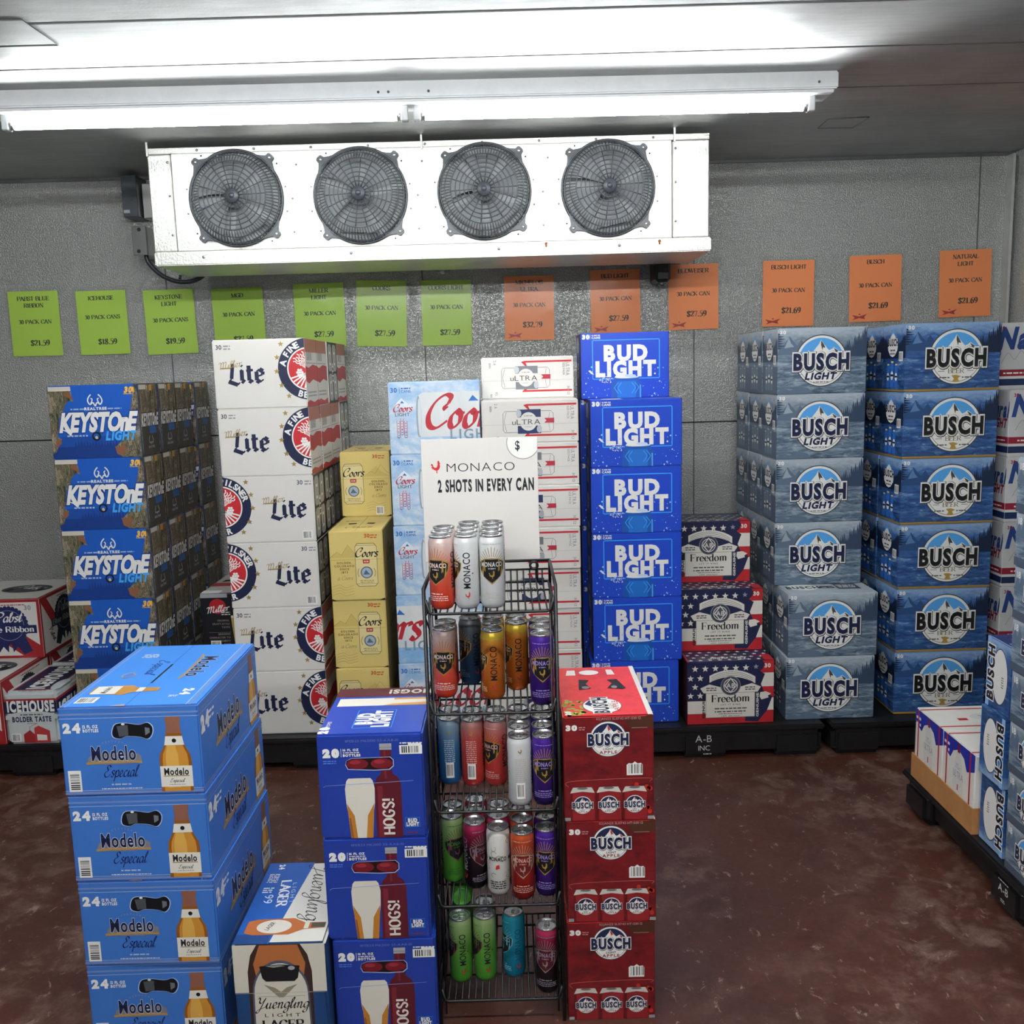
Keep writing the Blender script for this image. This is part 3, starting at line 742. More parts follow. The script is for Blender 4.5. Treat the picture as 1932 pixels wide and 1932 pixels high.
SIGNS = [((15, 551, 110), (28, 673, 121), ['PABST BLUE', 'RIBBON'], '30 PACK CAN', '$21.59', 'g'), ((143, 550, 237), (155, 670, 248), ['ICEHOUSE'], '30 PACK CANS', '$18.59', 'g'),
 ((270, 548, 365), (282, 669, 376), ['KEYSTONE', 'LIGHT'], '30 PACK CANS', '$19.59', 'g'), ((399, 545, 495), (409, 665, 505), ['MGD'], '30 PACK CAN', '$27.59', 'g'),
 ((553, 536, 648), (561, 656, 655), ['MILLER', 'LIGHT'], '30 PACK CAN', '$27.59', 'g'), ((672, 531, 767), (675, 655, 768), ['COORS'], '30 PACK CAN', '$27.59', 'g'),
 ((793, 530, 889), (799, 653, 890), ['COORS LIGHT'], '30 PACK CAN', '$27.59', 'g'), ((950, 522, 1045), (954, 643, 1045), ['MICHELOB', 'ULTRA'], '30 PACK CAN', '$32.79', 'o'),
 ((1112, 510, 1207), (1116, 631, 1208), ['BUD LIGHT'], '30 PACK CAN', '$27.59', 'o'), ((1260, 500, 1354), (1261, 623, 1355), ['BUDWEISER'], '30 PACK CAN', '$27.59', 'o'),
 ((1439, 493, 1536), (1437, 617, 1533), ['BUSCH LIGHT'], '30 PACK CAN', '$21.69', 'o'), ((1601, 483, 1701), (1601, 608, 1697), ['BUSCH'], '30 PACK CAN', '$21.69', 'o'),
 ((1772, 473, 1870), (1769, 599, 1866), ['NATURAL', 'LIGHT'], '30 PACK CAN', '$21.69', 'o')]
SLAB = ['first green price sign from the left, above the red and white cartons', 'green price sign between the first and third from the left', 'green price sign above the camouflage cartons',
 'green price sign half hidden behind the top white wheel carton', 'green price sign above the right edge of the white wheel cartons', 'green price sign third from the right of the green row', 'last green price sign, just left of the orange ones',
 'orange price sign above the slim red-striped cartons, lowest of the orange row', 'orange price sign just above the top royal blue carton', 'orange price sign partly behind the black plastic cover', 'orange price sign above the grey-blue mountain cartons', 'orange price sign above the gap left of the corner sign', 'orange price sign nearest the right corner of the room']
for (t, bt, lines, pk, pr, kind), lab in zip(SIGNS, SLAB):
    tl, tr = at(t[0], t[1], WALLY), at(t[2], t[1] - .028 * (t[2] - t[0]), WALLY)
    bl, br = at(bt[0], bt[1], WALLY), at(bt[2], bt[1] - .028 * (bt[2] - bt[0]), WALLY)
    c = (tl + tr + bl + br) / 4; W_ = (tr.x - tl.x + br.x - bl.x) / 2; H_ = (tl.z + tr.z - bl.z - br.z) / 2
    ang = math.atan2((tl.x + tr.x) / 2 - (bl.x + br.x) / 2, H_)
    mb = MB(); pm = GREEN if kind == 'g' else ORANGE
    mb.box(-W_ / 2, W_ / 2, -.0006, .0002, -H_ / 2, H_ / 2, pm)
    a = Art(mb, (-W_ / 2, -.0006, -H_ / 2), (1, 0, 0), (0, 0, 1), (0, -1, 0), W_, H_); cx = a.w / 2
    y = .855 if kind == 'g' else .87
    for i, ln in enumerate(lines): a.pen(ln, cx, y - i * .105, .062, SERI, wd=2.5, thin=.9)
    ny = .50 if kind == 'g' else .52
    if len(lines) == 1 and kind == 'g': ny = .56
    a.pen(pk, cx, ny, .06, SERI, wd=2.4, thin=.9)
    a.pen(pr, cx + .05, .16 if kind == 'g' else .2, .085, SERI, wd=2.6, thin=1.0)
    if kind == 'o':
        a.poly([(.05, .035), (.09, .065), (.05, .11), (.16, .085), (.28, .12), (.235, .075), (.25, .04), (.16, .062)], BOWR); a.poly([(.14, .115), (.165, .13), (.185, .113), (.165, .108)], BOWR, True)
    o = tag(mb.build('price_sign', None, (c.x, WALLY - .008, c.z)), lab, 'sign', 'price signs on the back wall'); o.rotation_euler.y = ang
    f = MB(); n = 20; mx, mz = W_ / 2 + .012, H_ / 2 + .018; rnd = random.Random(int(t[0]))
    ph = [(rnd.uniform(-mx, mx), rnd.uniform(-mz, mz), rnd.uniform(-.0018, .0022), rnd.uniform(.012, .035), rnd.uniform(.012, .05)) for _ in range(7)]
    bump = lambda x, z: sum(A_ * math.exp(-((x - px_) / sx_) ** 2 - ((z - pz_) / sz_) ** 2) for px_, pz_, A_, sx_, sz_ in ph)
    vs = [(-mx + 2 * mx * i / n, -.0045 - .5 * bump(-mx + 2 * mx * i / n, -mz + 2 * mz * j / n), -mz + 2 * mz * j / n) for j in range(n + 1) for i in range(n + 1)]
    f.add(vs, [[j * (n + 1) + i, j * (n + 1) + i + 1, (j + 1) * (n + 1) + i + 1, (j + 1) * (n + 1) + i] for j in range(n) for i in range(n)], FILM, True)
    f.build('clear_sleeve', o)

# ------------------------------------------------------------------ printed cartons
GOLD = mat('#a58a4e', .4, .3); RED = mat('#c0272d'); GRYT = mat('#8f9092'); SKYB = mat('#55a4e4'); LBL = mat('#e3dfd3')
SILV = mat('#b9bec2', .35, .4); DARK = mat('#0d0e12', .6)


def carton_keystone():
    k = Carton(.317, .185, .258, CAMO, {'F': m_card('#1c5ab8'), 'T': m_card('#2f66b4')}); a = k.art('F')
    DB, W2, BR = mat('#14387f'), mat('#cdc6b6'), mat('#86583c')
    a.rect(0, 0, 1.23, .3, mat('#184a9c')); a.rect(0, 0, 1.23, .16, DB)
    for i in range(16):
        x = .3 + i * .04; h = .07 + .05 * ((i * 7) % 5) / 5; a.poly([(x, .14), (x + .05, .14), (x + .025, .16 + h)], DB, i > 0)
    a.poly([(0, .07), (.05, .09), (.1, .2), (.14, .27), (.08, .31), (.11, .4), (.13, .55), (.2, .66), (.23, .74), (.29, .8), (.34, .78), (.32, .9), (.27, .96), (0, .97)], CAMO)
    a.poly([(1.23, 0), (1.23, 1), (1.185, 1), (1.13, .72), (1.08, .5), (1.06, .34), (.97, .24), (.9, .17), (.86, .14), (.9, .1), (.88, .05), (.93, .04), (.95, 0)], CAMO)
    for q in ([(.86, .16), (.93, .14), (.99, .2), (1.02, .12), (.98, .05), (.92, .03), (.88, .06)], [(.24, .93), (.31, .9), (.35, .78), (.3, .82), (.22, .87)], [(.05, .24), (.12, .28), (.14, .22), (.1, .18), (.06, .16)]): a.poly(q, BR)
    a.rect(.01, .925, .32, .985, W2)
    for s in (-1, 1):
        a.line([(.64, .71), (.64 + s * .03, .76), (.64 + s * .07, .735), (.64 + s * .098, .78), (.64 + s * .085, .83), (.64 + s * .05, .87)], .017, WHT, True); a.line([(.64 + s * .06, .745), (.64 + s * .035, .80), (.64 + s * .055, .82)], .014, WHT, True, same=True)
    a.text('REALTREE', .64, .66, .035, WHT, .05, fit=.3); a.fine(.39, .665, .19, .025, mat('#9db4d8')); a.fine(.9, .665, .19, .025, mat('#9db4d8'), seed=2)
    for m, bd in ((DB, .1), (WHT, .055)): a.text('KEYSTOnE', .64, .375, .24, m, bd, shear=.22, fit=1.02, tb=.03, space=.86)
    a.poly([(.13, .41), (.3, .37), (.27, .31), (.21, .37)], WHT)
    a.text('LIGHT', .95, .245, .115, mat('#45a6ea'), .05, shear=.2, fit=.4); a.fine(.36, .30, .28, .028, mat('#aebdd6'), seed=4)
    a.ring(.62, .30, .04, .062, DARK, 20); a.text('e', .62, .265, .055, mat('#d9c9a0'), .03)
    a.text('30', 1.1, .885, .075, mat('#efb740'), .06, shear=.25, fit=.1); a.rect(1.165, .885, 1.185, .96, mat('#efb740')); a.fine(1.1, .862, .12, .014, mat('#efb740'))
    for f in 'RL':
        a = k.art(f); a.rect(.06, .02, .66, .42, mat('#45423c')); a.rect(.33, .3, .58, .42, mat('#31609c'))
        a.text('KEYSTOnE', .36, .42, .16, DARK, .1, shear=.2, fit=.6, tb=.05); a.text('KEYSTOnE', .36, .42, .16, WHT, .05, shear=.2, fit=.6)
        for s in (-1, 1): a.line([(.36, .15), (.36 + s * .02, .18), (.36 + s * .06, .17), (.36 + s * .075, .21), (.36 + s * .04, .27)], .016, mat('#a9a9a6'), True)
        a.text('REALTREE', .36, .1, .03, mat('#a9a9a6'), .04, fit=.22); a.rect(.06, .92, .3, .985, W2); a.rect(.42, .9, .52, .985, mat('#c98b3a')); a.rect(0, 0, .012, 1, DARK); a.rect(.70, 0, .715, 1, DARK, True)
    a = k.art('T'); a.rect(.0, .02, .2, .6, CAMO); a.rect(.95, .02, 1.23, .6, CAMO, True); a.text('KEYSTOnE', .6, .25, .14, WHT, .05, shear=.2, fit=.7)
    return k.build()


def lite_face(a, flip):
    X = (lambda x: 1.342 - x) if flip else (lambda x: x)
    cx, cy = X(1.385), .555
    a.ell(cx, cy, .445, .445, NAVY, 72); a.ell(cx, cy, .312, .312, WHT, 60); a.ell(cx, cy, .292, .292, RED, 60)
    a.arc('A FINE', cx, cy, .378, .085, WHT, 166, -10.2, .04); a.arc('PILSNER', cx, cy, .378, .085, WHT, 86, -11.3, .04); a.arc('BEER', cx, cy, .378, .085, WHT, 250, 11.5, .04, True)
    for i in range(15):
        t = math.radians(28 + i * 8.8); r = .26 if i % 2 else .235
        a.line([(cx, cy - .02), (cx + r * .55 * cos(t), cy + r * .55 * sin(t))], .008, WHT, same=i > 0)
        for q in range(4):
            rr = r * (.58 + .13 * q); px, py = cx + rr * cos(t), cy + rr * sin(t); a.ell(px, py, .022, .009, WHT, 8, rot=math.degrees(t) + (30 if q % 2 else -30), same=True)
    for i in range(11):
        t = math.radians(205 + i * 13); a.line([(cx + .03 * cos(t), cy - .06), (cx + .285 * cos(t), cy - .02 + .262 * sin(t))], .022, WHT, same=i > 0)
    for s in (-1, 1):
        for gx, gy in ((0, 0), (.035, 0), (-.035, 0), (.018, .035), (-.018, .035), (.018, -.035), (-.018, -.035), (0, -.068)): a.ell(cx + s * .13 + gx, cy - .05 + gy, .019, .019, WHT, 10, same=(gx, gy) != (0, 0))
    for sx_, sy in ((1.0, .92), (.935, .73), (.92, .53), (.98, .325), (1.08, .17)): a.star(X(sx_), sy, .045, GOLD)
    lx = .95 if flip else .47
    a.pen('Lite', lx, .385, .25, NAVY, BLACK, 2.7, 38, .8, 0, fit=.55); a.script('Miller', lx - .22, .595, .1, GOLD, 1.05, .5, fit=.34, rot=8, shear=.15)
    a.rect(lx - .36, .585, lx - .22, .6, GOLD)
    tx = 1.1 if flip else .055
    a.text('30', tx, .865, .062, NAVY, .01, align='l'); a.fine(tx + .16, .9, .1, .025, GRYT, 2, 1.6)
    if flip: a.bars(1.14, .04, 1.29, .17)
def carton_lite():
    k = Carton(.32, .197, .2385, m_card('#dfdbd3')); lite_face(k.art('F'), False); lite_face(k.art('B'), True)
    a = k.art('R'); R2 = mat('#b5383a')
    a.rect(0, .8, .83, 1, mat('#a86a5c')); a.poly([(0, .38), (.2, .34), (.5, .40), (.83, .36), (.83, .6), (.5, .62), (.2, .57), (0, .60)], R2); a.poly([(0, 0), (.83, 0), (.83, .1), (.5, .06), (.2, .1), (0, .07)], R2)
    for i in range(6): a.rect(.12 + i * .06, .68, .14 + i * .06, .8, INK, i > 0)
    a.fine(.4, .2, .6, .03, GRYT, 2); a.rect(.81, 0, .826, 1, DARK); a.line([(.05, .64), (.75, .64)], .01, GRYT)
    a = k.art('L'); a.rect(0, 0, .83, 1, mat('#1b1c20'))
    for i in range(2):
        for j in range(2):
            x, y = .06 + .38 * i, .04 + .48 * j; a.poly([(x, y + .05), (x + .06, y), (x + .26, y), (x + .32, y + .05), (x + .32, y + .38), (x + .26, y + .44), (x + .06, y + .44), (x, y + .38)], mat('#a9a9a6')); a.rect(x + .1, y + .1, x + .22, y + .32, WHT); a.rect(x + .13, y + .14, x + .19, y + .28, mat('#6c5a4a'))
    a.text('LITE', .41, .5, .1, WHT, .04, rot=90, mid=True)
    return k.build()


def carton_banquet(left):
    k = Carton(.19, .33, .252, m_card('#dcc577')); a = k.art('F'); LN, TX = mat('#a48d4a'), mat('#6e5b2a')
    o = -.32 if left else 0
    cx = .51 + o
    a.put([[(0, .62), (.1, .7), (.17, .66), (.26, .8), (.34, .69), (.45, .62)]] if not left else [[(.38, .62), (.48, .72), (.55, .78), (.62, .7), (.75, .62)]], mat('#cdb566'))
    ms = [(.0, .62), (.1, .7), (.17, .66), (.26, .8), (.34, .69), (.45, .62)]
    a.line([(x + (.36 if left else 0), y) for x, y in ms], .006, LN)
    for i in range(4): a.line([(.02 + (.36 if left else 0), .2 - i * .04), (.12 + (.36 if left else 0), .23 - i * .04), (.2 + (.36 if left else 0), .19 - i * .04), (.32 + (.36 if left else 0), .22 - i * .04)], .004, LN, True)
    a.poly([(cx - .155, .24), (cx - .12, .2), (cx + .12, .2), (cx + .155, .24), (cx + .155, .77), (cx + .12, .82), (cx - .12, .82), (cx - .155, .77)], TX); a.poly([(cx - .149, .245), (cx - .115, .207), (cx + .115, .207), (cx + .149, .245), (cx + .149, .765), (cx + .115, .812), (cx - .115, .812), (cx - .149, .765)], mat('#e0cf93'))
    a.rect(cx - .13, .785, cx + .13, .79, TX); a.rect(cx - .14, .235, cx + .14, .24, TX)
    a.script('Coors', cx, .625, .125, mat('#1d1b14'), 1.7, .6, fit=.33)
    a.rect(.01, .585, .74, .589, LN); a.poly([(cx - .05, .585), (cx + .05, .585), (cx + .045, .53), (cx - .045, .53)], mat('#b23b36')); a.fine(cx, .55, .06, .02, LBL)
    a.ell(cx, .4, .085, .085, mat('#4f6684')); a.ell(cx, .4, .07, .07, mat('#a8b2b8')); a.poly([(cx - .05, .37), (cx - .01, .44), (cx + .02, .40), (cx + .05, .37)], mat('#4f6684'))
    for s in (-1, 1): a.line([(cx + s * .11, .34), (cx + s * .125, .4), (cx + s * .105, .46)], .01, LN, True)
    a.fine(cx, .28, .2, .015, LN, 2)
    tx = .2 if not left else .57
    for i, t in enumerate(('GOLDEN,', 'COLORADO', 'SINCE', '1873')): a.text(t, tx, .53 - i * .045, .028, TX, .03, space=1.15)
    a.script('A Coors', tx, .3, .06, TX, .7, .4, fit=.22)
    a.text('30', .5, .9, .05, mat('#c2561f'), .04, align='l'); a.fine(.63, .925, .1, .02, mat('#c2561f'), 2)
    a.bars(.52, .03, .64, .16) if left else None
    for s in (.0, .67): a.poly([(s + .0, .0), (s + .08, 0), (s + (.0 if s == 0 else .08), .03)], DARK, s > 0)
    for f in 'RL':
        a = k.art(f); a.rect(0, 0, 1.31, 1, mat('#8d7a45') if f == 'R' else mat('#cbb56b')); a.script('Coors', .7, .5, .22, mat('#1d1b14'), 1.7, .6, fit=.7)
    t = k.hole('T'); t.poly([(.2, .55), (.3, .6), (.3, .68), (.18, .66)], DARK); t.poly([(.45, .6), (.56, .55), (.58, .66), (.46, .68)], DARK, True)
    a = k.art('T'); a.rect(.37, 0, .376, 1.3, TX); a.script('Coors', .37, .25, .14, TX, 1.6, .6, fit=.4); a.fine(.2, .9, .2, .02, TX, 3)
    return k.build()


def carton_coorslight():
    k = Carton(.318, .2, .254, ICE); BL, RD = mat('#2d68b4'), mat('#b92b36')
    CANM = m_mottle('print_can_silver', (6, 6, 3), [(.3, '#cfd5d9'), (.6, '#e6e6e2')], .35)
    def big(a, x0, o):
        a.poly([(x0 + .03, .22), (x0 + .1, .17), (1.26, .17), (1.26, .85), (x0 + .1, .85), (x0 + .03, .80)] if o == 0 else [(0, .17), (.86, .17), (.93, .22), (.93, .8), (.86, .85), (0, .85)], CANM)
        if o == 0:
            a.ell(x0 + .04, .51, .035, .3, mat('#9aa5ad')); a.ell(x0 + .05, .51, .022, .26, mat('#d9dee2'))
        a.rect(x0 if o == 0 else 0, .17, 1.26 if o == 0 else .86, .24, ICE); a.script('Coors', .46 if o == 0 else -.74, .36, .44, RD, 1.9, .75, align='l', sx=.92)
        a.text('LIGHT', .84 if o == 0 else .1, .2, .135, mat('#7f97aa'), .02, align='l' if o == 0 else 'l', space=1.15)
        a.poly([(1.1, .72), (1.16, .80), (1.24, .72)] if o == 0 else [(.0, .72), (.04, .8), (.12, .72)], mat('#2f74c4'))
    def strip(a, o):
        a.text('30', o + .035, .86, .062, BL, .03, align='l'); a.rect(o + .155, .85, o + .16, .93, BL); a.text('CANS', o + .245, .855, .034, BL, .02, fit=.13); a.fine(o + .245, .905, .13, .022, BL)
        a.poly([(o + .07, .66), (o + .13, .74), (o + .18, .78), (o + .25, .72), (o + .31, .65)], mat('#e3e9ee')); a.poly([(o + .16, .71), (o + .185, .745), (o + .215, .71)], BL)
        a.script('Coors', o + .185, .595, .1, RD, 1.8, .7, fit=.27); a.text('LIGHT', o + .185, .535, .044, mat('#48525c'), .01, fit=.2)
        for i, (c, y0, y1) in enumerate(((RD, .3, .47), (RD, .34, .5), (RD, .3, .47))):
            x = o + .125 + i * .05; a.line([(x - .02, y0 - .06), (x + .02, y0 - .06), (x + .02, y1), (x - .02, y1)], .006, c, closed=True); a.fine(x, y1 - .04, .02, .012, c, 4, 3); a.fine(x, y0, .02, .014, BL, 3, 2.4)
    a = k.art('F'); big(a, .37, 0); strip(a, 0); a = k.art('B'); big(a, 0, 1); strip(a, .93)
    for f in 'LR': a = k.art(f); a.script('Coors', .4, .5, .2, RD, 1.8, .7, fit=.6); a.text('LIGHT', .4, .38, .08, mat('#48525c'), .02)
    t = k.hole('T'); t.poly([(.45, .3), (.8, .3), (.78, .38), (.47, .38)], DARK)
    return k.build()


def ultra_front(a, rw=2.226):
    G = mat('#7f8083'); NV = mat('#20294f'); sx = rw / 2.226
    x = lambda v: v * sx
    a.poly([(x(1.05), .905), (x(2.2), .905), (x(2.2), .86), (x(1.08), .86), (x(1.12), .77), (x(1.07), .78), (x(.97), .88)], RED); a.poly([(x(1.07), .26), (x(1.13), .26), (x(1.09), .2), (x(2.2), .2), (x(2.2), .155), (x(.98), .155)], RED)
    c = [(x(.53), .25), (x(1.6), .25), (x(1.66), .31), (x(1.66), .68), (x(1.6), .74), (x(.53), .74), (x(.49), .68), (x(.49), .31)]; a.line(c, .012, G, closed=True); a.line([(x(.57), .27), (x(.52), .5), (x(.57), .72)], .01, G, True); a.line([(x(1.58), .27), (x(1.55), .5), (x(1.58), .72)], .008, G, True)
    a.line([(0, .435), (rw, .435)], .006, mat('#b5b3ad'))
    a.text('uLTRA', x(1.03), .43, .12, mat('#1f2435'), -.005, fit=x(.66)); a.poly([(x(1.45), .57), (x(1.68), .57), (x(1.68), .46), (x(1.45), .46), (x(1.5), .515)], mat('#b32b3d'))
    a.text('2.6', x(.3), .93, .065, G, .0, rot=-90, align='l'); a.fine(x(.21), .85, .05, .02, G, 5, 1.3); a.text('95', x(.32), .17, .065, G, .0, rot=-90, align='l'); a.fine(x(.23), .1, .05, .02, G, 3, 1.3)
    a.text('ULTRA', x(2.06), .84, .085, G, 0, rot=-90, align='l', fit=.31); a.text('SIZE PACK', x(1.98), .84, .05, G, 0, rot=-90, align='l', fit=.3); a.text('30 12', x(2.08), .28, .06, G, 0, rot=-90, align='l', fit=.22)
    a.poly([(x(1.85), .98), (rw, .98), (rw, .9)], mat('#d2d0c9')) if rw > 2 else None
def carton_ultra(dk):
    k = Carton(.335, .25, .1495, m_card('#e2ddd5'), chamfer=.003); ultra_front(k.art('F')); h = k.hole('F', 'hand_hole', 20); hm = mat(dk)
    for y0, y1, s in ((.60, .78, 1), (.22, .40, -1)): h.poly([(.84, y0), (.88, y1 if s > 0 else y0), (1.34, y1 if s > 0 else y0), (1.38, y1 if s < 0 else y0), (1.38, y1), (.84, y1)] if False else [(.83, y0), (.83, y1), (1.37, y1), (1.37, y0)], hm)
    h.ell(.86, .69, .06, .085, SILV, 16); h.ell(1.33, .32, .06, .085, SILV, 16); h.ell(1.08, .5, .2, .215, m_card('#e2ddd5'), 28); h.text('uLTRA', 1.03, .43, .12, mat('#1f2435'), -.005, fit=.66); h.line([(.9, .435), (1.26, .435)], .006, mat('#b5b3ad')); h.fine(1.08, .62, .2, .025, GRYT); h.fine(1.08, .37, .16, .015, GRYT)
    a = k.art('R'); a.poly([(0, .85), (1.67, .85), (1.67, .9), (0, .9)], RED); a = k.art('T'); a.rect(0, .3, 2.2, .36, RED); a.rect(0, 1.2, 2.2, 1.26, mat('#2b3a93'), True)
    return k.build()


def bud_can(a, cx, top, hw):
    a.poly([(cx - hw, 0), (cx + hw, 0), (cx + hw, top - .11), (cx + hw * .82, top - .04), (cx + hw * .82, top), (cx - hw * .82, top), (cx - hw * .82, top - .04), (cx - hw, top - .11)], mat('#1554ab'))
    a.rect(cx - hw * .6, 0, cx + hw * .6, top - .06, mat('#1c6cc4')); a.rect(cx + hw * .86, 0, cx + hw * .95, top - .12, mat('#4f9be4'))
    for s in (-1, 1):
        for q in (.1, .15): a.line([(cx + s * (q - .02), top - .08), (cx + s * (q + .04), top - .16), (cx + s * (q - .02), top - .25)], .012, mat('#3f9ae6'))
    a.ell(cx, top, hw * .8, .018, mat('#cfdcec'), 24); a.ell(cx - .05, top + .012, hw * .55, .03, WHT, 14); a.ell(cx + .06, top + .022, .09, .022, mat('#c5d6ec'), 12)
def carton_budlight():
    k = Carton(.322, .2, .2372, m_card('#2149c2', .3)); a = k.art('F'); LB = mat('#37a4f5'); rnd = random.Random(3)
    a.line([(.19, .30), (1.2, .30), (1.21, .31), (1.21, .88), (1.2, .89), (.19, .89), (.18, .88), (.18, .31)], .014, LB, closed=True)
    for t, y, f in (('BUD', .585, .64), ('LIGHT', .345, .9)): a.text(t, .69, y, .215, WHT, .06, fit=f)
    a.ell(1.14, .365, .013, .013, WHT, 10)
    bud_can(a, .7, .32, .235); a.k += 1
    for i in range(90):
        x, y = rnd.uniform(.03, 1.32), rnd.uniform(.02, .5); r = rnd.choice((.004, .005, .006, .008, .012))
        if abs(x - .7) > .25: a.ell(x, y, r, r * 1.1, mat('#b9cdf2') if r > .005 else mat('#6f93e0'), 7, same=True)
    for i in range(40): x, y = rnd.uniform(.28, .48), rnd.uniform(.24, .36); a.ell(x, y, .008, .006, WHT, 6, same=True)
    a.poly([(.11, .43), (.14, .44), (.2, .37), (.16, .38)], WHT); a.text('30', .03, .915, .06, WHT, .08, align='l', fit=.1); a.rect(.145, .91, .149, .98, WHT); a.text('CANS', .235, .915, .032, WHT, .05, fit=.13); a.fine(.235, .96, .13, .018, WHT)
    for f in 'LR':
        a = k.art(f); a.rect(0, 0, .85, 1, mat('#141f52')); a.poly([(.08, .0), (.5, 0), (.5, .85), (.42, .95), (.16, .95), (.08, .85)], mat('#8f959c')); a.rect(.14, .1, .44, .72, mat('#1b3fae')); a.text('BUD', .29, .45, .1, WHT, .05); a.text('LIGHT', .29, .32, .1, WHT, .05, fit=.26)
    a = k.art('T'); a.rect(.2, .2, .5, .55, WHT); h = k.hole('T'); h.poly([(.5, .28), (.85, .28), (.82, .36), (.53, .36)], DARK); a.fine(1.1, .3, .3, .03, WHT, 3)
    return k.build()


def carton_freedom():
    FR, NV, CR = mat('#b3262c'), mat('#1f2446'), mat('#ded9cc')
    k = Carton(.317, .2, .236, m_card('#1f2446'), {'L': mat('#3a1b26'), 'R': mat('#6b1d22')}); a = k.art('F')
    a.rect(0, 0, 1.343, .17, FR); a.rect(0, .17, .4, .375, CR)
    for i, m in enumerate((FR, CR, FR, CR, FR)): a.rect(1.13, [0, .2, .4, .58, .8][i], 1.343, [.2, .4, .58, .8, 1.0][i], m, i > 0)
    a.poly([(1.08, .80), (1.16, .86), (1.2, .94), (1.16, 1), (1.05, 1)], NV); a.poly([(.9, .03), (1.1, .02), (1.24, .2), (1.32, .42), (1.2, .47), (1.14, .62), (1.2, .78), (1.1, .84), (.95, .7)], NV)
    a.poly([(1.13, .49), (1.22, .5), (1.3, .46), (1.25, .43), (1.26, .4), (1.15, .37), (1.12, .42)], CR)
    for x, y in [(.12 + .157 * i, .89) for i in range(6)] + [(.05, .74), (.2, .74), (.12, .6), (.05, .46), (.2, .46)]: a.star(x, y, .055, CR)
    a.star(1.06, .9, .045, mat('#8b8d97')); a.text('30', 1.24, .885, .06, CR, .05)
    a.rect(.285, .1, 1.05, .5, mat('#8a8880')); a.rect(.292, .107, 1.043, .493, CR)
    for s in (-1, 1): a.poly([(.67 + s * .1, .5), (.67 + s * .42, .5), (.67 + s * .47, .58), (.67 + s * .33, .64), (.67 + s * .12, .58)], CR); a.fine(.67 + s * .3, .57, .16, .02, NV, 2)
    A = [math.radians(t) for t in range(52, 129, 7)]; a.put([[(.67 + .62 * cos(A[i]), .2 + .55 * sin(A[i])), (.67 + .62 * cos(A[i + 1]), .2 + .55 * sin(A[i + 1])), (.67 + .62 * cos(A[i + 1]), .31 + .55 * sin(A[i + 1])), (.67 + .62 * cos(A[i]), .31 + .55 * sin(A[i]))] for i in range(len(A) - 1)], CR)
    for j in range(3): a.line([(.67 + .56 * cos(t), .225 + .028 * j + .55 * sin(t)) for t in A], .007, mat('#77757a'))
    a.ell(.67, .61, .155, .155, mat('#8d8b86')); a.ell(.67, .61, .145, .145, mat('#3b3f52')); a.ring(.67, .61, .1, .112, CR, 28); a.poly([(.67, .49), (.77, .61), (.67, .74), (.57, .61)], CR); a.poly([(.67, .515), (.75, .61), (.67, .715), (.59, .61)], mat('#4a4d5c')); a.text('AB', .67, .575, .07, CR, .02)
    a.pen('Freedom', .67, .35, .115, INK, SERIF, 1.9, 8, .55, 0, fit=.6); a.text('LET IT RING', .67, .295, .025, INK, .01, space=1.5, fit=.3)
    a.fine(.67, .235, .5, .026, mat('#55534e'), 2, 1.9); a.fine(.67, .155, .36, .014, mat('#55534e'), 1); a.script('Anheuser', .67, .115, .035, mat('#55534e'), 1, .5, fit=.3)
    for x in (.25, 1.085): a.k += 1; a.text('GENUINE', x + .02, .29, .035, CR if x > 1 else INK, .04, rot=90, fit=.38)
    a = k.art('T'); rnd = random.Random(2)
    for j in range(5):
        for i in range(9): a.star(.07 + .15 * i + (.07 if j % 2 else 0), .08 + j * .13, .045, CR, same=(i + j) > 0)
    h = k.hole('T'); h.poly([(.5, .38), (.88, .38), (.86, .45), (.53, .45)], DARK); a.script('Budweiser', .67, .2, .12, CR, 1.7, .7, fit=.6, rot=180); a.rect(1.2, 0, 1.35, .3, FR); a.rect(0, .0, .03, .85, FR, True)
    return k.build()


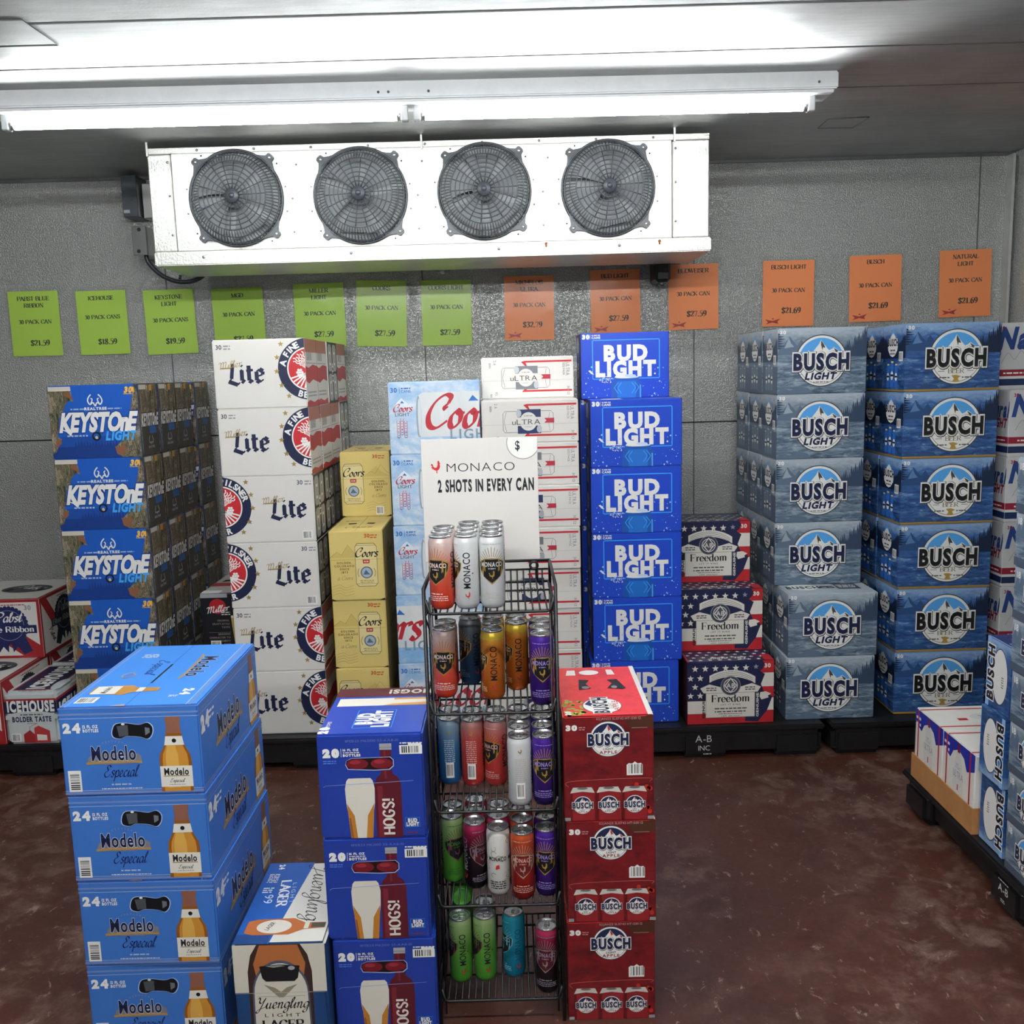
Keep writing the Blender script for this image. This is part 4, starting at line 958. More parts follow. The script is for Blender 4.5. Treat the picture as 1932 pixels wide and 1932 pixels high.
def busch_badge(a, cx, cy, R, light, apple=False, words=True):
    m_ring = mat('#3b4148'); sky = mat('#1d2547') if apple else SKYB; ink = mat('#171f45') if light else mat('#101218'); sh = mat('#4b4540')
    a.ell(cx, cy, R * 1.03, R * 1.03, m_ring, 56); a.ell(cx, cy, R * .99, R * .99, WHT, 56); a.ring(cx, cy, R * .9, R * .93, mat('#9a9a94'), 56, 190, 350)
    A = [math.radians(t) for t in range(18, 163, 8)]; a.poly([(cx + R * .9 * cos(t), cy + R * .9 * sin(t)) for t in A] + [(cx - R * .85, cy), (cx + R * .85, cy)], sky)
    mt = [(-.98, .0), (-.72, .36), (-.6, .28), (-.52, .42), (-.38, .3), (-.1, .66), (-.02, .82), (.1, .64), (.3, .4), (.4, .44), (.5, .52), (.72, .36), (.9, .2), (.98, 0)]
    a.poly([(cx + R * x, cy + R * y) for x, y in mt], WHT)
    a.poly([(cx + R * x, cy + R * y) for x, y in ((-.02, .8), (.09, .64), (.16, .5), (.06, .52), (.04, .4), (-.02, .62))], sh if not apple else RED); a.poly([(cx + R * x, cy + R * y) for x, y in ((.48, .5), (.7, .36), (.76, .26), (.56, .36))], sh if not apple else RED, True); a.poly([(cx + R * x, cy + R * y) for x, y in ((-.7, .36), (-.62, .26), (-.6, .18), (-.66, .24))], sh if not apple else RED, True)
    for m, bd, dx, dy, wd in ((mat('#2c2f36'), .14, .012, -.012, 2.3), (WHT, .115, 0, 0, 2.3), (mat('#8d8672'), .062, .01, -.012, 2.2), (ink, .045, 0, 0, 2.2)):
        a.text('BUSCH', cx + dx * R, cy - R * .33 + dy * R, R * .6, m, bd, fit=R * 2.16, tb=.045)
    if not words: return
    if apple:
        a.text('LIGHT', cx, cy - R * .63, R * .12, ink, .02, shear=.2, fit=R * .55); a.text('APPLE', cx, cy - R * .84, R * .16, mat('#8c2f22'), .03, fit=R * .95, space=1.1)
    elif light:
        a.text('LIGHT', cx - R * .03, cy - R * .73, R * .25, ink, .05, shear=.22, fit=R * 1.2); a.fine(cx, cy - R * .86, R * .6, R * .05, mat('#66645e'))
        for s in (-1, 1): a.line([(cx + s * R * .72, cy - R * .53), (cx + s * R * .84, cy - R * .53)], R * .02, GRYT)
    else:
        a.pen('BEER', cx, cy - R * .6, R * .16, mat('#7b6a3c'), SERIF, 1.8, 8, .6, 1.5, fit=R * .6)
        for s in (-1, 1): a.line([(cx + s * R * .42, cy - R * .52), (cx + s * R * .66, cy - R * .52)], R * .02, mat('#7b6a3c')); a.fine(cx + s * R * .42, cy - R * .78, R * .38, R * .06, mat('#55534e'))
        a.poly([(cx + R * x, cy + R * y) for x, y in ((-.16, -.68), (.02, -.66), (.2, -.72), (.08, -.78), (.14, -.92), (-.14, -.92), (-.06, -.8))], mat('#b08d45'))
def scenery(a, w, cols, seed=1):
    rnd = random.Random(seed); hill, tree, pale = cols
    a.poly([(0, .6), (.03, .72), (.1, .76), (.18, .88), (.24, .8), (.3, .74), (.36, .83), (.42, .74), (.5, .6)], hill); a.poly([(.1, .70), (.17, .86), (.2, .78), (.25, .72)], pale)
    top = [(w - .5, .56)]; x = w - .5
    while x < w: h = .66 + .3 * ((x - w + .5) / .5) ** 2.2 + rnd.uniform(0, .1); top += [(x, h - .05), (x + .014, h + .04), (x + .028, h - .05)]; x += .03
    a.poly(top + [(w, .55)], tree)
    for i in range(7): q = .93 - .035 * i; a.poly([(.0, q), (.07 + .03 * (i % 3), q - .02), (0, q - .035)], tree, i > 0)
    a.poly([(0, .02), (.06, .1), (.2, .05), (.3, .12), (.48, .09), (.56, .0), (0, 0)], hill)
def mini_can(a, x, y, h, body, top):
    w_ = h * .3; a.poly([(x - w_ / 2, y + h * .05), (x - w_ * .4, y), (x + w_ * .4, y), (x + w_ / 2, y + h * .05), (x + w_ / 2, y + h * .88), (x + w_ * .36, y + h), (x - w_ * .36, y + h), (x - w_ / 2, y + h * .88)], body); a.rect(x - w_ * .36, y + h * .93, x + w_ * .36, y + h, top); a.ell(x, y + h * .45, w_ * .42, h * .17, WHT, 14); a.rect(x - w_ * .4, y + h * .42, x + w_ * .4, y + h * .5, INK)
LIGHTSC = ('#b3bcc4', '#71838f', '#50647a', '#263647', '#8796a2'); BLUESC = ('#94b2d4', '#2f5f9c', '#20457e', '#0f1f3e', '#42648f')
def carton_busch(light, W=.323, D=.198, H=.2365, name='beer_carton'):
    sc = m_scenic('print_lake_' + ('grey' if light else 'blue') + '%d' % int(H * 1000), H, *(LIGHTSC if light else BLUESC))
    hill, tree, pale = (mat('#5b6d80'), mat('#33435a'), mat('#96a3ae')) if light else (mat('#2a4c78'), mat('#14243f'), mat('#577ba8'))
    k = Carton(W, D, H, sc, {'T': m_card('#a9b2b8' if light else '#5c8ac6')}); a = k.art('F'); w_ = a.w
    scenery(a, w_, (hill, tree, pale)); busch_badge(a, w_ * .49 if light else w_ * .535, .5, .385 if light else .4, light)
    a.text('30', .035, .915, .05, WHT, .06, align='l', fit=.085); a.fine(.17, .93, .07, .015, pale, 2)
    if not light: a.rect(0, 0, w_, .035, mat('#9c7a36'))
    for f in 'LR':
        a = k.art(f); v = a.w
        x = 0; top = [(0, .5)]; rnd = random.Random(9)
        while x < v: h = .62 + .16 * abs(x / v - .5) * 2 + rnd.uniform(0, .06); top += [(x, h), (x + .015, h + .05)]; x += .04
        a.poly(top + [(v, .5)], tree); cx = v * .45
        if light: a.poly([(0, .0), (v, 0), (v, .42), (0, .45)], mat('#55657a'))
        a.poly([(cx - .2, .74), (cx - .16, .8), (cx - .1, .8), (cx, .95), (cx + .1, .8), (cx + .16, .8), (cx + .2, .74), (cx + .17, .62), (cx + .08, .54), (cx, .52), (cx - .08, .54), (cx - .17, .62)], WHT); a.poly([(cx - .1, .82), (cx, .95), (cx + .1, .82), (cx, .88)], SKYB)
        a.text('BUSCH', cx, .69, .1, INK, .05, fit=.38); a.fine(cx, .61, .18, .03, mat('#55534e'), 2); a.bars(v * .73, .46, v * .9, .6)
        for i in (-1, 1, 0): mini_can(a, cx + .15 * i, .06, .36 if i else .4, mat('#707f90') if light else mat('#2f6dc2'), mat('#a8aeb3') if light else mat('#d9c489'))
        if not light: a.rect(0, 0, v, .03, mat('#9c7a36'))
    a = k.art('T'); a.ell(.33, .42, .24, .2, WHT); a.text('BUSCH', .33, .4, .14, INK, .05, fit=.5, mid=True); a.rect(.85, .25, 1.2, .6, mat('#3a4350') if light else mat('#1d3f80')); a.fine(1.02, .5, .28, .03, WHT, 4)
    h = k.hole('T'); h.poly([(.58, .33), (.82, .33), (.80, .45), (.6, .45)], DARK); h.ell(.66, .36, .05, .02, SILV, 10); h.ell(.76, .37, .04, .02, SILV, 10)
    return k.build()
def carton_eighteen():
    H = .1322; sc = m_scenic('print_lake_small', H, *LIGHTSC); k = Carton(.2, .4, H, sc, {'T': m_card('#8a939b')}, .003); a = k.art('F')
    hill, tree, pale = mat('#5b6d80'), mat('#3a4a60'), mat('#96a3ae'); a.poly([(0, .55), (.12, .8), (.2, .68), (.28, .86), (.4, .6), (.5, .5)], hill)
    a.poly([(1.0, .5), (1.1, .7), (1.2, .65), (1.3, .85), (1.4, .8), (1.51, .95), (1.51, .5)], tree); a.rect(0, 0, 1.51, .16, mat('#4a5563')); busch_badge(a, .8, .54, .4, True); a.text('18', .1, .78, .12, WHT, .03, align='l'); a.fine(.36, .84, .12, .02, pale, 2)
    return k.build()
def carton_twelve():
    H = .19; sc = m_scenic('print_lake_twelve', H, *BLUESC); k = Carton(.267, .124, H, sc, {'T': m_card('#1d2f6e')}, .003); a = k.art('L')
    a.rect(.0, .0, .09, 1, mat('#8fb9e8')); a.poly([(.0, .2), (.18, .3), (.12, .5), (.2, .7), (0, .85)], mat('#3f86d4')); a.ell(.36, .5, .2, .4, mat('#3b4148'), 40); a.ell(.36, .5, .19, .385, WHT, 40)
    for m, bd in ((WHT, .12), (INK, .045)): a.text('BUSCH', .2, .5, .16, m, bd, rot=90, fit=.76, tb=.045)
    a.fine(.43, .5, .06, .02, mat('#7b6a3c'), 5)
    a = k.art('F'); a.rect(0, 0, .22, 1, mat('#6aa5e4')); a.rect(.24, .02, .36, .96, mat('#a8812f')); a = k.art('T'); a.rect(.05, .05, 1.35, .2, mat('#7fb2ea'))
    return k.build()


def carton_bandwhite():
    k = Carton(.38, .187, .222, m_card('#e9e5da')); a = k.art('L'); BN = mat('#25309c'); w_ = a.w
    a.poly([(0, 1), (w_, 1), (w_, .78), (w_ - .1, .74), (w_ - .2, .7), (w_ - .28, .84), (w_ / 2, .9), (.28, .84), (.2, .72), (.1, .76), (0, .8)], BN); a.rect(w_ / 2 - .03, .86, w_ / 2 + .03, .98, mat('#7d1f33')); a.fine(.10, .86, .14, .05, WHT, 2)
    for x, s in ((.1, -1), (w_ - .12, 1)): a.rect(x - .017, .22, x + .017, 1, RED); a.poly([(x - .017, .22), (x + .017, .22), (x + .017 - s * .06, .14), (x + .017 - s * .02, .3)], RED)
    a.poly([(w_ / 2 - .12, .2), (w_ / 2 + .12, .2), (w_ / 2 + .14, .5), (w_ / 2 + .06, .86), (w_ / 2 - .06, .86), (w_ / 2 - .14, .5)], mat('#dcd9d2')); a.text('ULTRA', w_ / 2, .52, .09, GRYT, 0, fit=.26); a.script('Mich', w_ / 2, .64, .07, GRYT, .8, .4, fit=.16); a.rect(w_ / 2 - .012, .36, w_ / 2 + .012, .44, RED); a.rect(.0, 0, .006, 1, GRYT)
    a = k.art('T')
    for y in (.1, a.top - .12): a.rect(0, y - .017, 1.5, y + .017, RED); a.rect(1.45, y - .05, 1.5, y + .05, RED, True)
    a.rect(.35, .3, .48, .38, RED); a.ell(.75, .42, .2, .12, mat('#d6d6d0')); a.fine(.8, .45, .25, .03, GRYT, 4)
    return k.build()


def carton_natural():
    k = Carton(.33, .2, .2365, m_mottle('print_silver', (4, 4, 2), [(.3, '#b4b5b4'), (.7, '#d3d2cf')], .3)); nb, nr = mat('#1f3f7d'), mat('#8e1f33')
    for f in 'FL':
        a = k.art(f); w_ = a.w; a.rect(0, .06, w_, .16, mat('#1a2a54')); a.rect(0, .16, w_, .2, mat('#d5d3cd')); a.rect(0, .2, w_, .3, nr); a.fine(w_ / 2, .235, w_ * .8, .03, WHT)
        a.line([(.1, .4), (.2, .55), (.3, .45), (.4, .58), (.5, .42)], .008, GRYT, True)
        a.text('Natural', w_ / 2, .62 if f == 'F' else .6, .3 if f == 'F' else .22, nb, .05, shear=.2, fit=w_ * .92); a.text('LIGHT', w_ * .66, .44, .13, nr, .05, shear=.2, fit=w_ * .5); a.text('30', .06, .9, .05, nr, .03, align='l')
    return k.build()


def carton_pabst():
    k = Carton(.34, .36, .236, m_card('#dedad2')); PR, PB = mat('#9c2328'), mat('#1f2555')
    for f, w_ in (('F', 1.44), ('R', 1.525)):
        a = k.art(f); dk = f == 'R'; a.poly([(0, 1), (.3, 1), (w_, .18), (w_, 0), (w_ - .28, 0), (0, .85)], PR) if not dk else a.poly([(0, .98), (.25, .95), (.6, .5), (.4, .45)], PR)
        for r in ((0, 0, w_, .045), (0, .95, w_, 1), (0, 0, .05, 1), (w_ - .05, 0, w_, 1)): a.rect(*r, PR)
        cx = .9 if not dk else .8; bm_ = PB if not dk else mat('#20222c')
        a.poly([(cx - .36, .12), (cx - .2, .5), (cx, .5), (cx - .04, .1), (cx - .12, .2), (cx - .22, .06)], bm_); a.poly([(cx + .36, .12), (cx + .2, .5), (cx, .5), (cx + .04, .1), (cx + .12, .2), (cx + .22, .06)], bm_)
        for i in range(30): t = 2 * PI * i / 30; a.ell(cx + .3 * cos(t), .56 + .3 * sin(t), .035, .035, bm_, 8, same=i > 0)
        a.ell(cx, .56, .3, .3, bm_); a.ring(cx, .56, .25, .258, mat('#8a8fae'), 32); a.rect(cx - .46, .42, cx + .46, .56, bm_)
        lt = WHT if not dk else mat('#8b8b8b'); a.script('Pabst', cx, .62, .16, lt, 1.8, .7, fit=.44); a.pen('Blue Ribbon', cx, .445, .095, lt, SERIF, 2.2, 8, .7, 0, fit=.84)
        a.text('30', 1.24, .82, .075, GRYT, .03) if not dk else a.script('Pabst', .3, .3, .1, bm_, 2, .8, rot=-60); a.fine(.9, .9, .6, .02, PR)
    a = k.art('T'); a.rect(0, 0, 1.44, .05, PR); a.rect(1.39, 0, 1.44, 1.6, PR); a.ell(.85, .8, .42, .3, mat('#2a2c33')); a.script('Pabst', .85, .8, .2, WHT, 1.8, .7, fit=.5, rot=-25); h = k.hole('T'); h.poly([(.5, .7), (.62, .6), (.66, .75), (.54, .85)], DARK); h.poly([(1.05, .7), (1.17, .6), (1.2, .75), (1.08, .85)], DARK, True)
    return k.build()


def carton_icehouse():
    k = Carton(.19, .33, .2, m_card('#c4c9c8'), chamfer=.012); IN, IR = mat('#1c2244'), mat('#9c2a2c'); a = k.art('F')
    a.rect(0, .82, .95, .87, IR); a.rect(0, .6, .95, .82, IN); a.ell(.475, .4, .62, .24, m_card('#c4c9c8'), 32, 20, 160)
    a.text('ICEHOUSE', .475, .635, .19, WHT, .05, fit=.84); a.text('BOLDER TASTE', .475, .44, .09, IN, .05, fit=.7); a.fine(.475, .56, .4, .03, mat('#55534e'), 1); a.fine(.475, .4, .2, .012, IR)
    a.poly([(.3, .04), (.3, .2), (.42, .28), (.5, .2), (.5, .04)], IR); a.poly([(.5, .04), (.5, .32), (.58, .36), (.78, .26), (.78, .04)], mat('#b4393a')); a.poly([(.54, .08), (.54, .2), (.72, .18), (.72, .08)], LBL); a.line([(.42, .04), (.42, .34), (.55, .4)], .008, IR); a.bars(.08, .06, .25, .22)
    a = k.art('R'); a.rect(0, .82, 1.6, .87, IR); a.rect(0, .4, 1.6, .82, IN); a.text('ICEHOUSE', .8, .5, .24, WHT, .06, fit=1.4)
    a = k.art('T'); a.rect(.12, .1, .86, 1.5, IR); a.rect(.15, .12, .83, 1.5, IN); a.text('ICEHOUSE', .5, .82, .3, WHT, .06, fit=1.3, rot=90, mid=True); a.ell(.86, .4, .12, .3, m_card('#c4c9c8')); a.fine(.5, .05, .5, .035, IR)
    return k.build()


def carton_mgd():
    k = Carton(.174, .33, .245, m_card('#15171d'), {'T': m_card('#b9b3ac')}); a = k.art('F'); R3 = mat('#b01f28')
    a.rect(0, .93, .42, 1, SILV); a.ell(.26, .79, .13, .12, R3); a.script('Miller', .26, .70, .1, WHT, 1.6, .7, fit=.36, rot=8); a.fine(.38, .685, .14, .02, LBL, 2)
    for i, t in enumerate(('ORIGINAL', 'DRAFT-STYLE', 'TASTE', '', 'BRINGING', 'CHARACTER TO', 'EVERY MOMENT', 'SINCE')):
        if t: a.text(t, .43, .55 - i * .055, .028, mat('#9a8d84'), .01, align='r')
    a.rect(.1, .37, .44, .374, mat('#8a7f78')); a.poly([(.5, .12), (.66, .12), (.70, .6), (.46, .6)], mat('#c9a24a')); a.rect(.46, .6, .7, .64, LBL); a.ell(.62, .48, .06, .06, R3); a.bars(.12, .1, .28, .24)
    a = k.art('T'); a.rect(0, .5, .71, .75, mat('#a0383a')); a.rect(0, 0, .3, .2, WHT); h = k.hole('T'); h.poly([(.1, .8), (.3, .9), (.34, 1.0), (.12, .95)], DARK)
    return k.build()


LONGNECK = [(.5, 0), (.5, .42), (.47, .5), (.36, .58), (.29, .66), (.24, .78), (.2, .92), (.22, .93), (.22, 1.0), (.2, 1.0)]
def modelo_bottle(a, cx, y0, h, w_):
    AM, CAPC = mat('#a8691f'), mat('#8a5a48')
    kx = w_; pr = [(p * w_ / h, q) for p, q in LONGNECK]
    a.lathe2d(pr, cx, y0, h, mat('#8f5417')); a.lathe2d([(p * .8, q) for p, q in pr[:5]], cx, y0, h, mat('#c58a35')); a.lathe2d([(p * .4, q * .9 + .05) for p, q in pr[:5]], cx - w_ * .1, y0, h, mat('#d9a850'))
    a.lathe2d([(p * w_ / h * 1.02, q) for p, q in ((.24, .78), (.2, .92), (.23, .93), (.23, 1.0))], cx, y0, h, CAPC); a.lathe2d([(p * w_ / h, q) for p, q in ((.5, .06), (.5, .34))], cx, y0, h, LBL); a.lathe2d([(p * w_ / h, q) for p, q in ((.31, .62), (.26, .74))], cx, y0, h, LBL); a.ell(cx, y0 + h * .68, .024, .024, INK, 14)
    a.text('Modelo', cx, y0 + h * .22, h * .09, INK, .03, fit=w_ * .75); a.rect(cx - w_ * .4, y0 + h * .2, cx + w_ * .4, y0 + h * .212, GOLD); a.script('Especial', cx, y0 + h * .12, h * .05, INK, 1.4, .6, fit=w_ * .45); a.fine(cx, y0 + h * .085, w_ * .5, h * .012, GRYT)
def modelo_word(a, cx, y, h, fit, rot=0, esp=True, ex=None):
    GD = mat('#b08a4f'); c, q = cos(math.radians(rot)), sin(math.radians(rot)); T = lambda x, yy: (cx + x * c - yy * q, y + x * q + yy * c)
    f = fit / 2
    a.poly([T(-f * 1.25, -h * .28), T(-f * 1.15, h * .25), T(-f * .85, h * .5), T(f * .95, h * .55), T(f * 1.25, h * .3), T(f * 1.28, -h * .2), T(f * .5, -h * .32), T(-f * .4, -h * .32)], mat('#7d7a80')) if rot == 0 else None
    a.poly([T(-f * 1.28, -h * .32), T(-f * .6, -h * .22), T(f * .6, -h * .2), T(f * 1.28, -h * .28), T(f * 1.26, -h * .1), T(f * .6, -h * .04), T(-f * .6, -h * .06), T(-f * 1.28, -h * .14)], GD)
    for m, bd in ((mat('#b9c4d8'), .05), (mat('#10173a'), .022)): a.text('Modelo', cx, y, h, m, bd, fit=fit, rot=rot, tb=.03)
    for i in range(7): t = -.3 + .1 * i; a.text('CERVEZA'[i], *T(f * 1.3 * t * 1.1, h * (1.3 - 1.4 * t * t)), h * .14, mat('#7a86b4'), .02, rot=rot - 60 * t, same=i > 0)
def carton_modelo():
    W, D, H = .288, .436, .1915
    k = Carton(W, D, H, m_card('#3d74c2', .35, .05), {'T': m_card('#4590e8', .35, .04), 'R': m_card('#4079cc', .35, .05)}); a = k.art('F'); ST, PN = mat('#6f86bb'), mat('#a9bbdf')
    for f in 'FR':
        a = k.art(f); v = a.w
        for y, m, t in ((.985, ST, .012), (.92, ST, .022), (.875, PN, .006), (.06, PN, .005), (.03, ST, .03)): a.rect(0, y - t / 2, v, y + t / 2, m)
        if f == 'F':
            a.text('24', .05, .72, .095, WHT, .07, align='l', fit=.17); a.text('12 FL OZ', .255, .765, .032, WHT, .05, align='l', fit=.16); a.text('BOTTLES', .255, .72, .032, WHT, .05, align='l', fit=.165)
            modelo_word(a, .56, .4, .155, .47); a.script('Especial.', .62, .21, .13, mat('#16245c'), 1.3, .5, fit=.38)
            a.fine(.62, .115, .22, .022, PN); a.fine(.62, .072, .44, .012, WHT); a.bars(.05, .05, .19, .29, False); modelo_bottle(a, 1.22, .03, .84, .345)
        else:
            a.text('24', .06, .66, .16, WHT, .09, align='l', fit=.24); a.fine(.4, .78, .2, .04, WHT, 2); modelo_word(a, 1.0, .4, .26, .82); a.script('Especial', 1.08, .16, .2, mat('#16245c'), 1.3, .5, fit=.55); modelo_bottle(a, 2.0, .03, .9, .36)
    h = k.hole('F'); cx = .78
    sh = [(cx - .2, .66), (cx - .21, .72), (cx - .17, .80), (cx - .06, .81), (cx + .08, .79), (cx + .17, .81), (cx + .22, .76), (cx + .21, .68), (cx + .16, .63), (cx + .08, .655), (cx - .06, .665), (cx - .13, .64)]
    sh = spline(sh + sh[:1]); h.poly([(cx + (x - cx) * 1.05, .725 + (y - .725) * 1.07) for x, y in sh], mat('#aebfe2')); h.poly(sh, mat('#0b0e14'))
    h.poly([(cx - .14, .66), (cx - .04, .672), (cx - .04, .79), (cx - .16, .78)], mat('#4a4f52')); h.poly([(cx + .14, .67), (cx + .19, .7), (cx + .19, .75), (cx + .14, .76)], mat('#6d7378')); h.ell(cx - .09, .8, .02, .012, WHT, 8)
    a = k.art('T'); v = D / H
    a.rect(.03, 0, .055, 3, ST); a.rect(.075, 0, .082, 3, PN, True); a.rect(1.4, 0, 1.43, 3, ST, True); a.rect(1.37, 0, 1.38, 3, PN, True); a.rect(.72, 0, .726, 3, mat('#1a4fa8')); a.rect(.715, .75, .74, 1.45, DARK)
    modelo_word(a, 1.03, 1.35, .18, .75, -90); a.script('Especial', .52, 1.35, .14, mat('#173a86'), 1.3, .5, fit=.55, rot=-90); a.text('24', 1.2, .42, .1, WHT, .08, fit=.18, rot=-90); a.fine(1.14, .3, .1, .02, WHT, 2)
    a.ell(.35, 1.05, .08, .1, mat('#9a8a7c')); a.ell(.35, 1.05, .06, .08, mat('#4a7fd0')); a.fine(.33, 1.85, .2, .03, WHT, 3); a.bars(.12, .12, .34, .3)
    a.poly([(.15, .42), (.55, .36), (.62, .44), (.72, .46), (.9, .47), (.9, .58), (.72, .59), (.62, .61), (.55, .68), (.15, .66)], mat('#b98436')); a.rect(.17, .4, .45, .66, LBL); a.text('Modelo', .34, .53, .07, INK, .03, rot=90, fit=.2); a.rect(.66, .46, .73, .6, LBL); a.poly([(.55, .0), (.72, .0), (.7, .06), (.62, .03)], mat('#c9a68a'))
    return k.build()


def carton_yuengling():
    W, D, H = .196, .33, .25
    k = Carton(W, D, H, m_card('#1c4272'), {'T': m_card('#dcd8cc'), 'R': m_card('#2a4a78')}, .006); a = k.art('F'); w_ = a.w; CRM, BRN = mat('#d8d2c2'), mat('#6b3c22'); cx = w_ / 2
    a.rect(0, .56, w_, 1, CRM)
    a.poly([(cx - .27, 0), (cx - .27, .75), (cx - .24, .9), (cx - .18, 1), (cx + .18, 1), (cx + .24, .9), (cx + .27, .75), (cx + .27, 0)], mat('#3a2620')); a.poly([(cx - .22, .82), (cx - .16, .99), (cx + .16, .99), (cx + .22, .82), (cx + .2, .7), (cx - .2, .7)], mat('#b06a3a'))
    A = [math.radians(t) for t in range(0, 181, 12)]; a.poly([(cx + .24 * cos(t), .55 + .3 * sin(t)) for t in A] + [(cx - .25, 0), (cx + .25, 0)], mat('#4d5568')); a.poly([(cx + .225 * cos(t), .55 + .275 * sin(t)) for t in A] + [(cx - .235, 0), (cx + .235, 0)], CRM)
    a.poly([(cx - .14, .63), (cx - .05, .6), (cx, .56), (cx + .05, .6), (cx + .14, .63), (cx + .06, .55), (cx + .02, .51), (cx - .02, .51), (cx - .06, .55)], mat('#8f866f')); a.line([(cx - .2, .52), (cx + .2, .52)], .004, GRYT); a.rect(0, .552, w_, .556, mat('#b9b2a2'))
    a.script('Yuengling', cx, .41, .1, INK, 1.4, .5, fit=.45); a.text('LIGHT', cx, .33, .032, INK, 0, space=1.8, fit=.3); a.pen('LAGER', cx, .22, .08, INK, SERIF, 2.4, 8, .7, 1.4, fit=.36)
    h = k.hole('F'); h.poly([(cx - .17, .8), (cx - .15, .69), (cx - .12, .66), (cx + .12, .66), (cx + .15, .69), (cx + .17, .8), (cx, .815)], DARK); h.poly([(cx - .12, .8), (cx, .81), (cx + .05, .80), (cx - .05, .785)], mat('#8a8f84')); h.ell(cx + .1, .78, .03, .02, SILV, 8)
    a = k.art('T'); a.poly([(0, 0), (.31, 0), (.44, 1.32), (0, 1.32)], mat('#1e56a4')); a.rect(.0, .0, .3, .14, mat('#1b3f77'))
    a.script('Yuengling', .50, .80, .17, INK, .8, .35, fit=.95, rot=-85); a.pen('LAGER', .215, .78, .09, WHT, SERIF, 2.6, 8, .8, 1.4, fit=.44, rot=-84); a.text('LIGHT', .325, .78, .036, mat('#b9cbe4'), 0, space=1.6, fit=.34, rot=-84); a.text('99', .10, .68, .08, mat('#c5d3e8'), 0, fit=.14, rot=-84); a.fine(.10, .86, .1, .02, WHT, 3); a.fine(.10, 1.1, .1, .016, WHT, 6); a.text('24', .11, 1.24, .05, WHT, .06, rot=-84)
    a.poly([(.06, .16), (.14, .13), (.45, .13), (.56, .2), (.74, .22), (.74, .3), (.56, .3), (.45, .37), (.14, .36), (.06, .33)], mat('#b5642f')); a.ell(.3, .25, .15, .1, CRM); a.text('LAGER', .28, .25, .04, INK, .02, rot=70, fit=.12); a.rect(.56, .21, .6, .3, CRM); a.rect(.62, .225, .74, .295, mat('#4d463c'))
    return k.build()


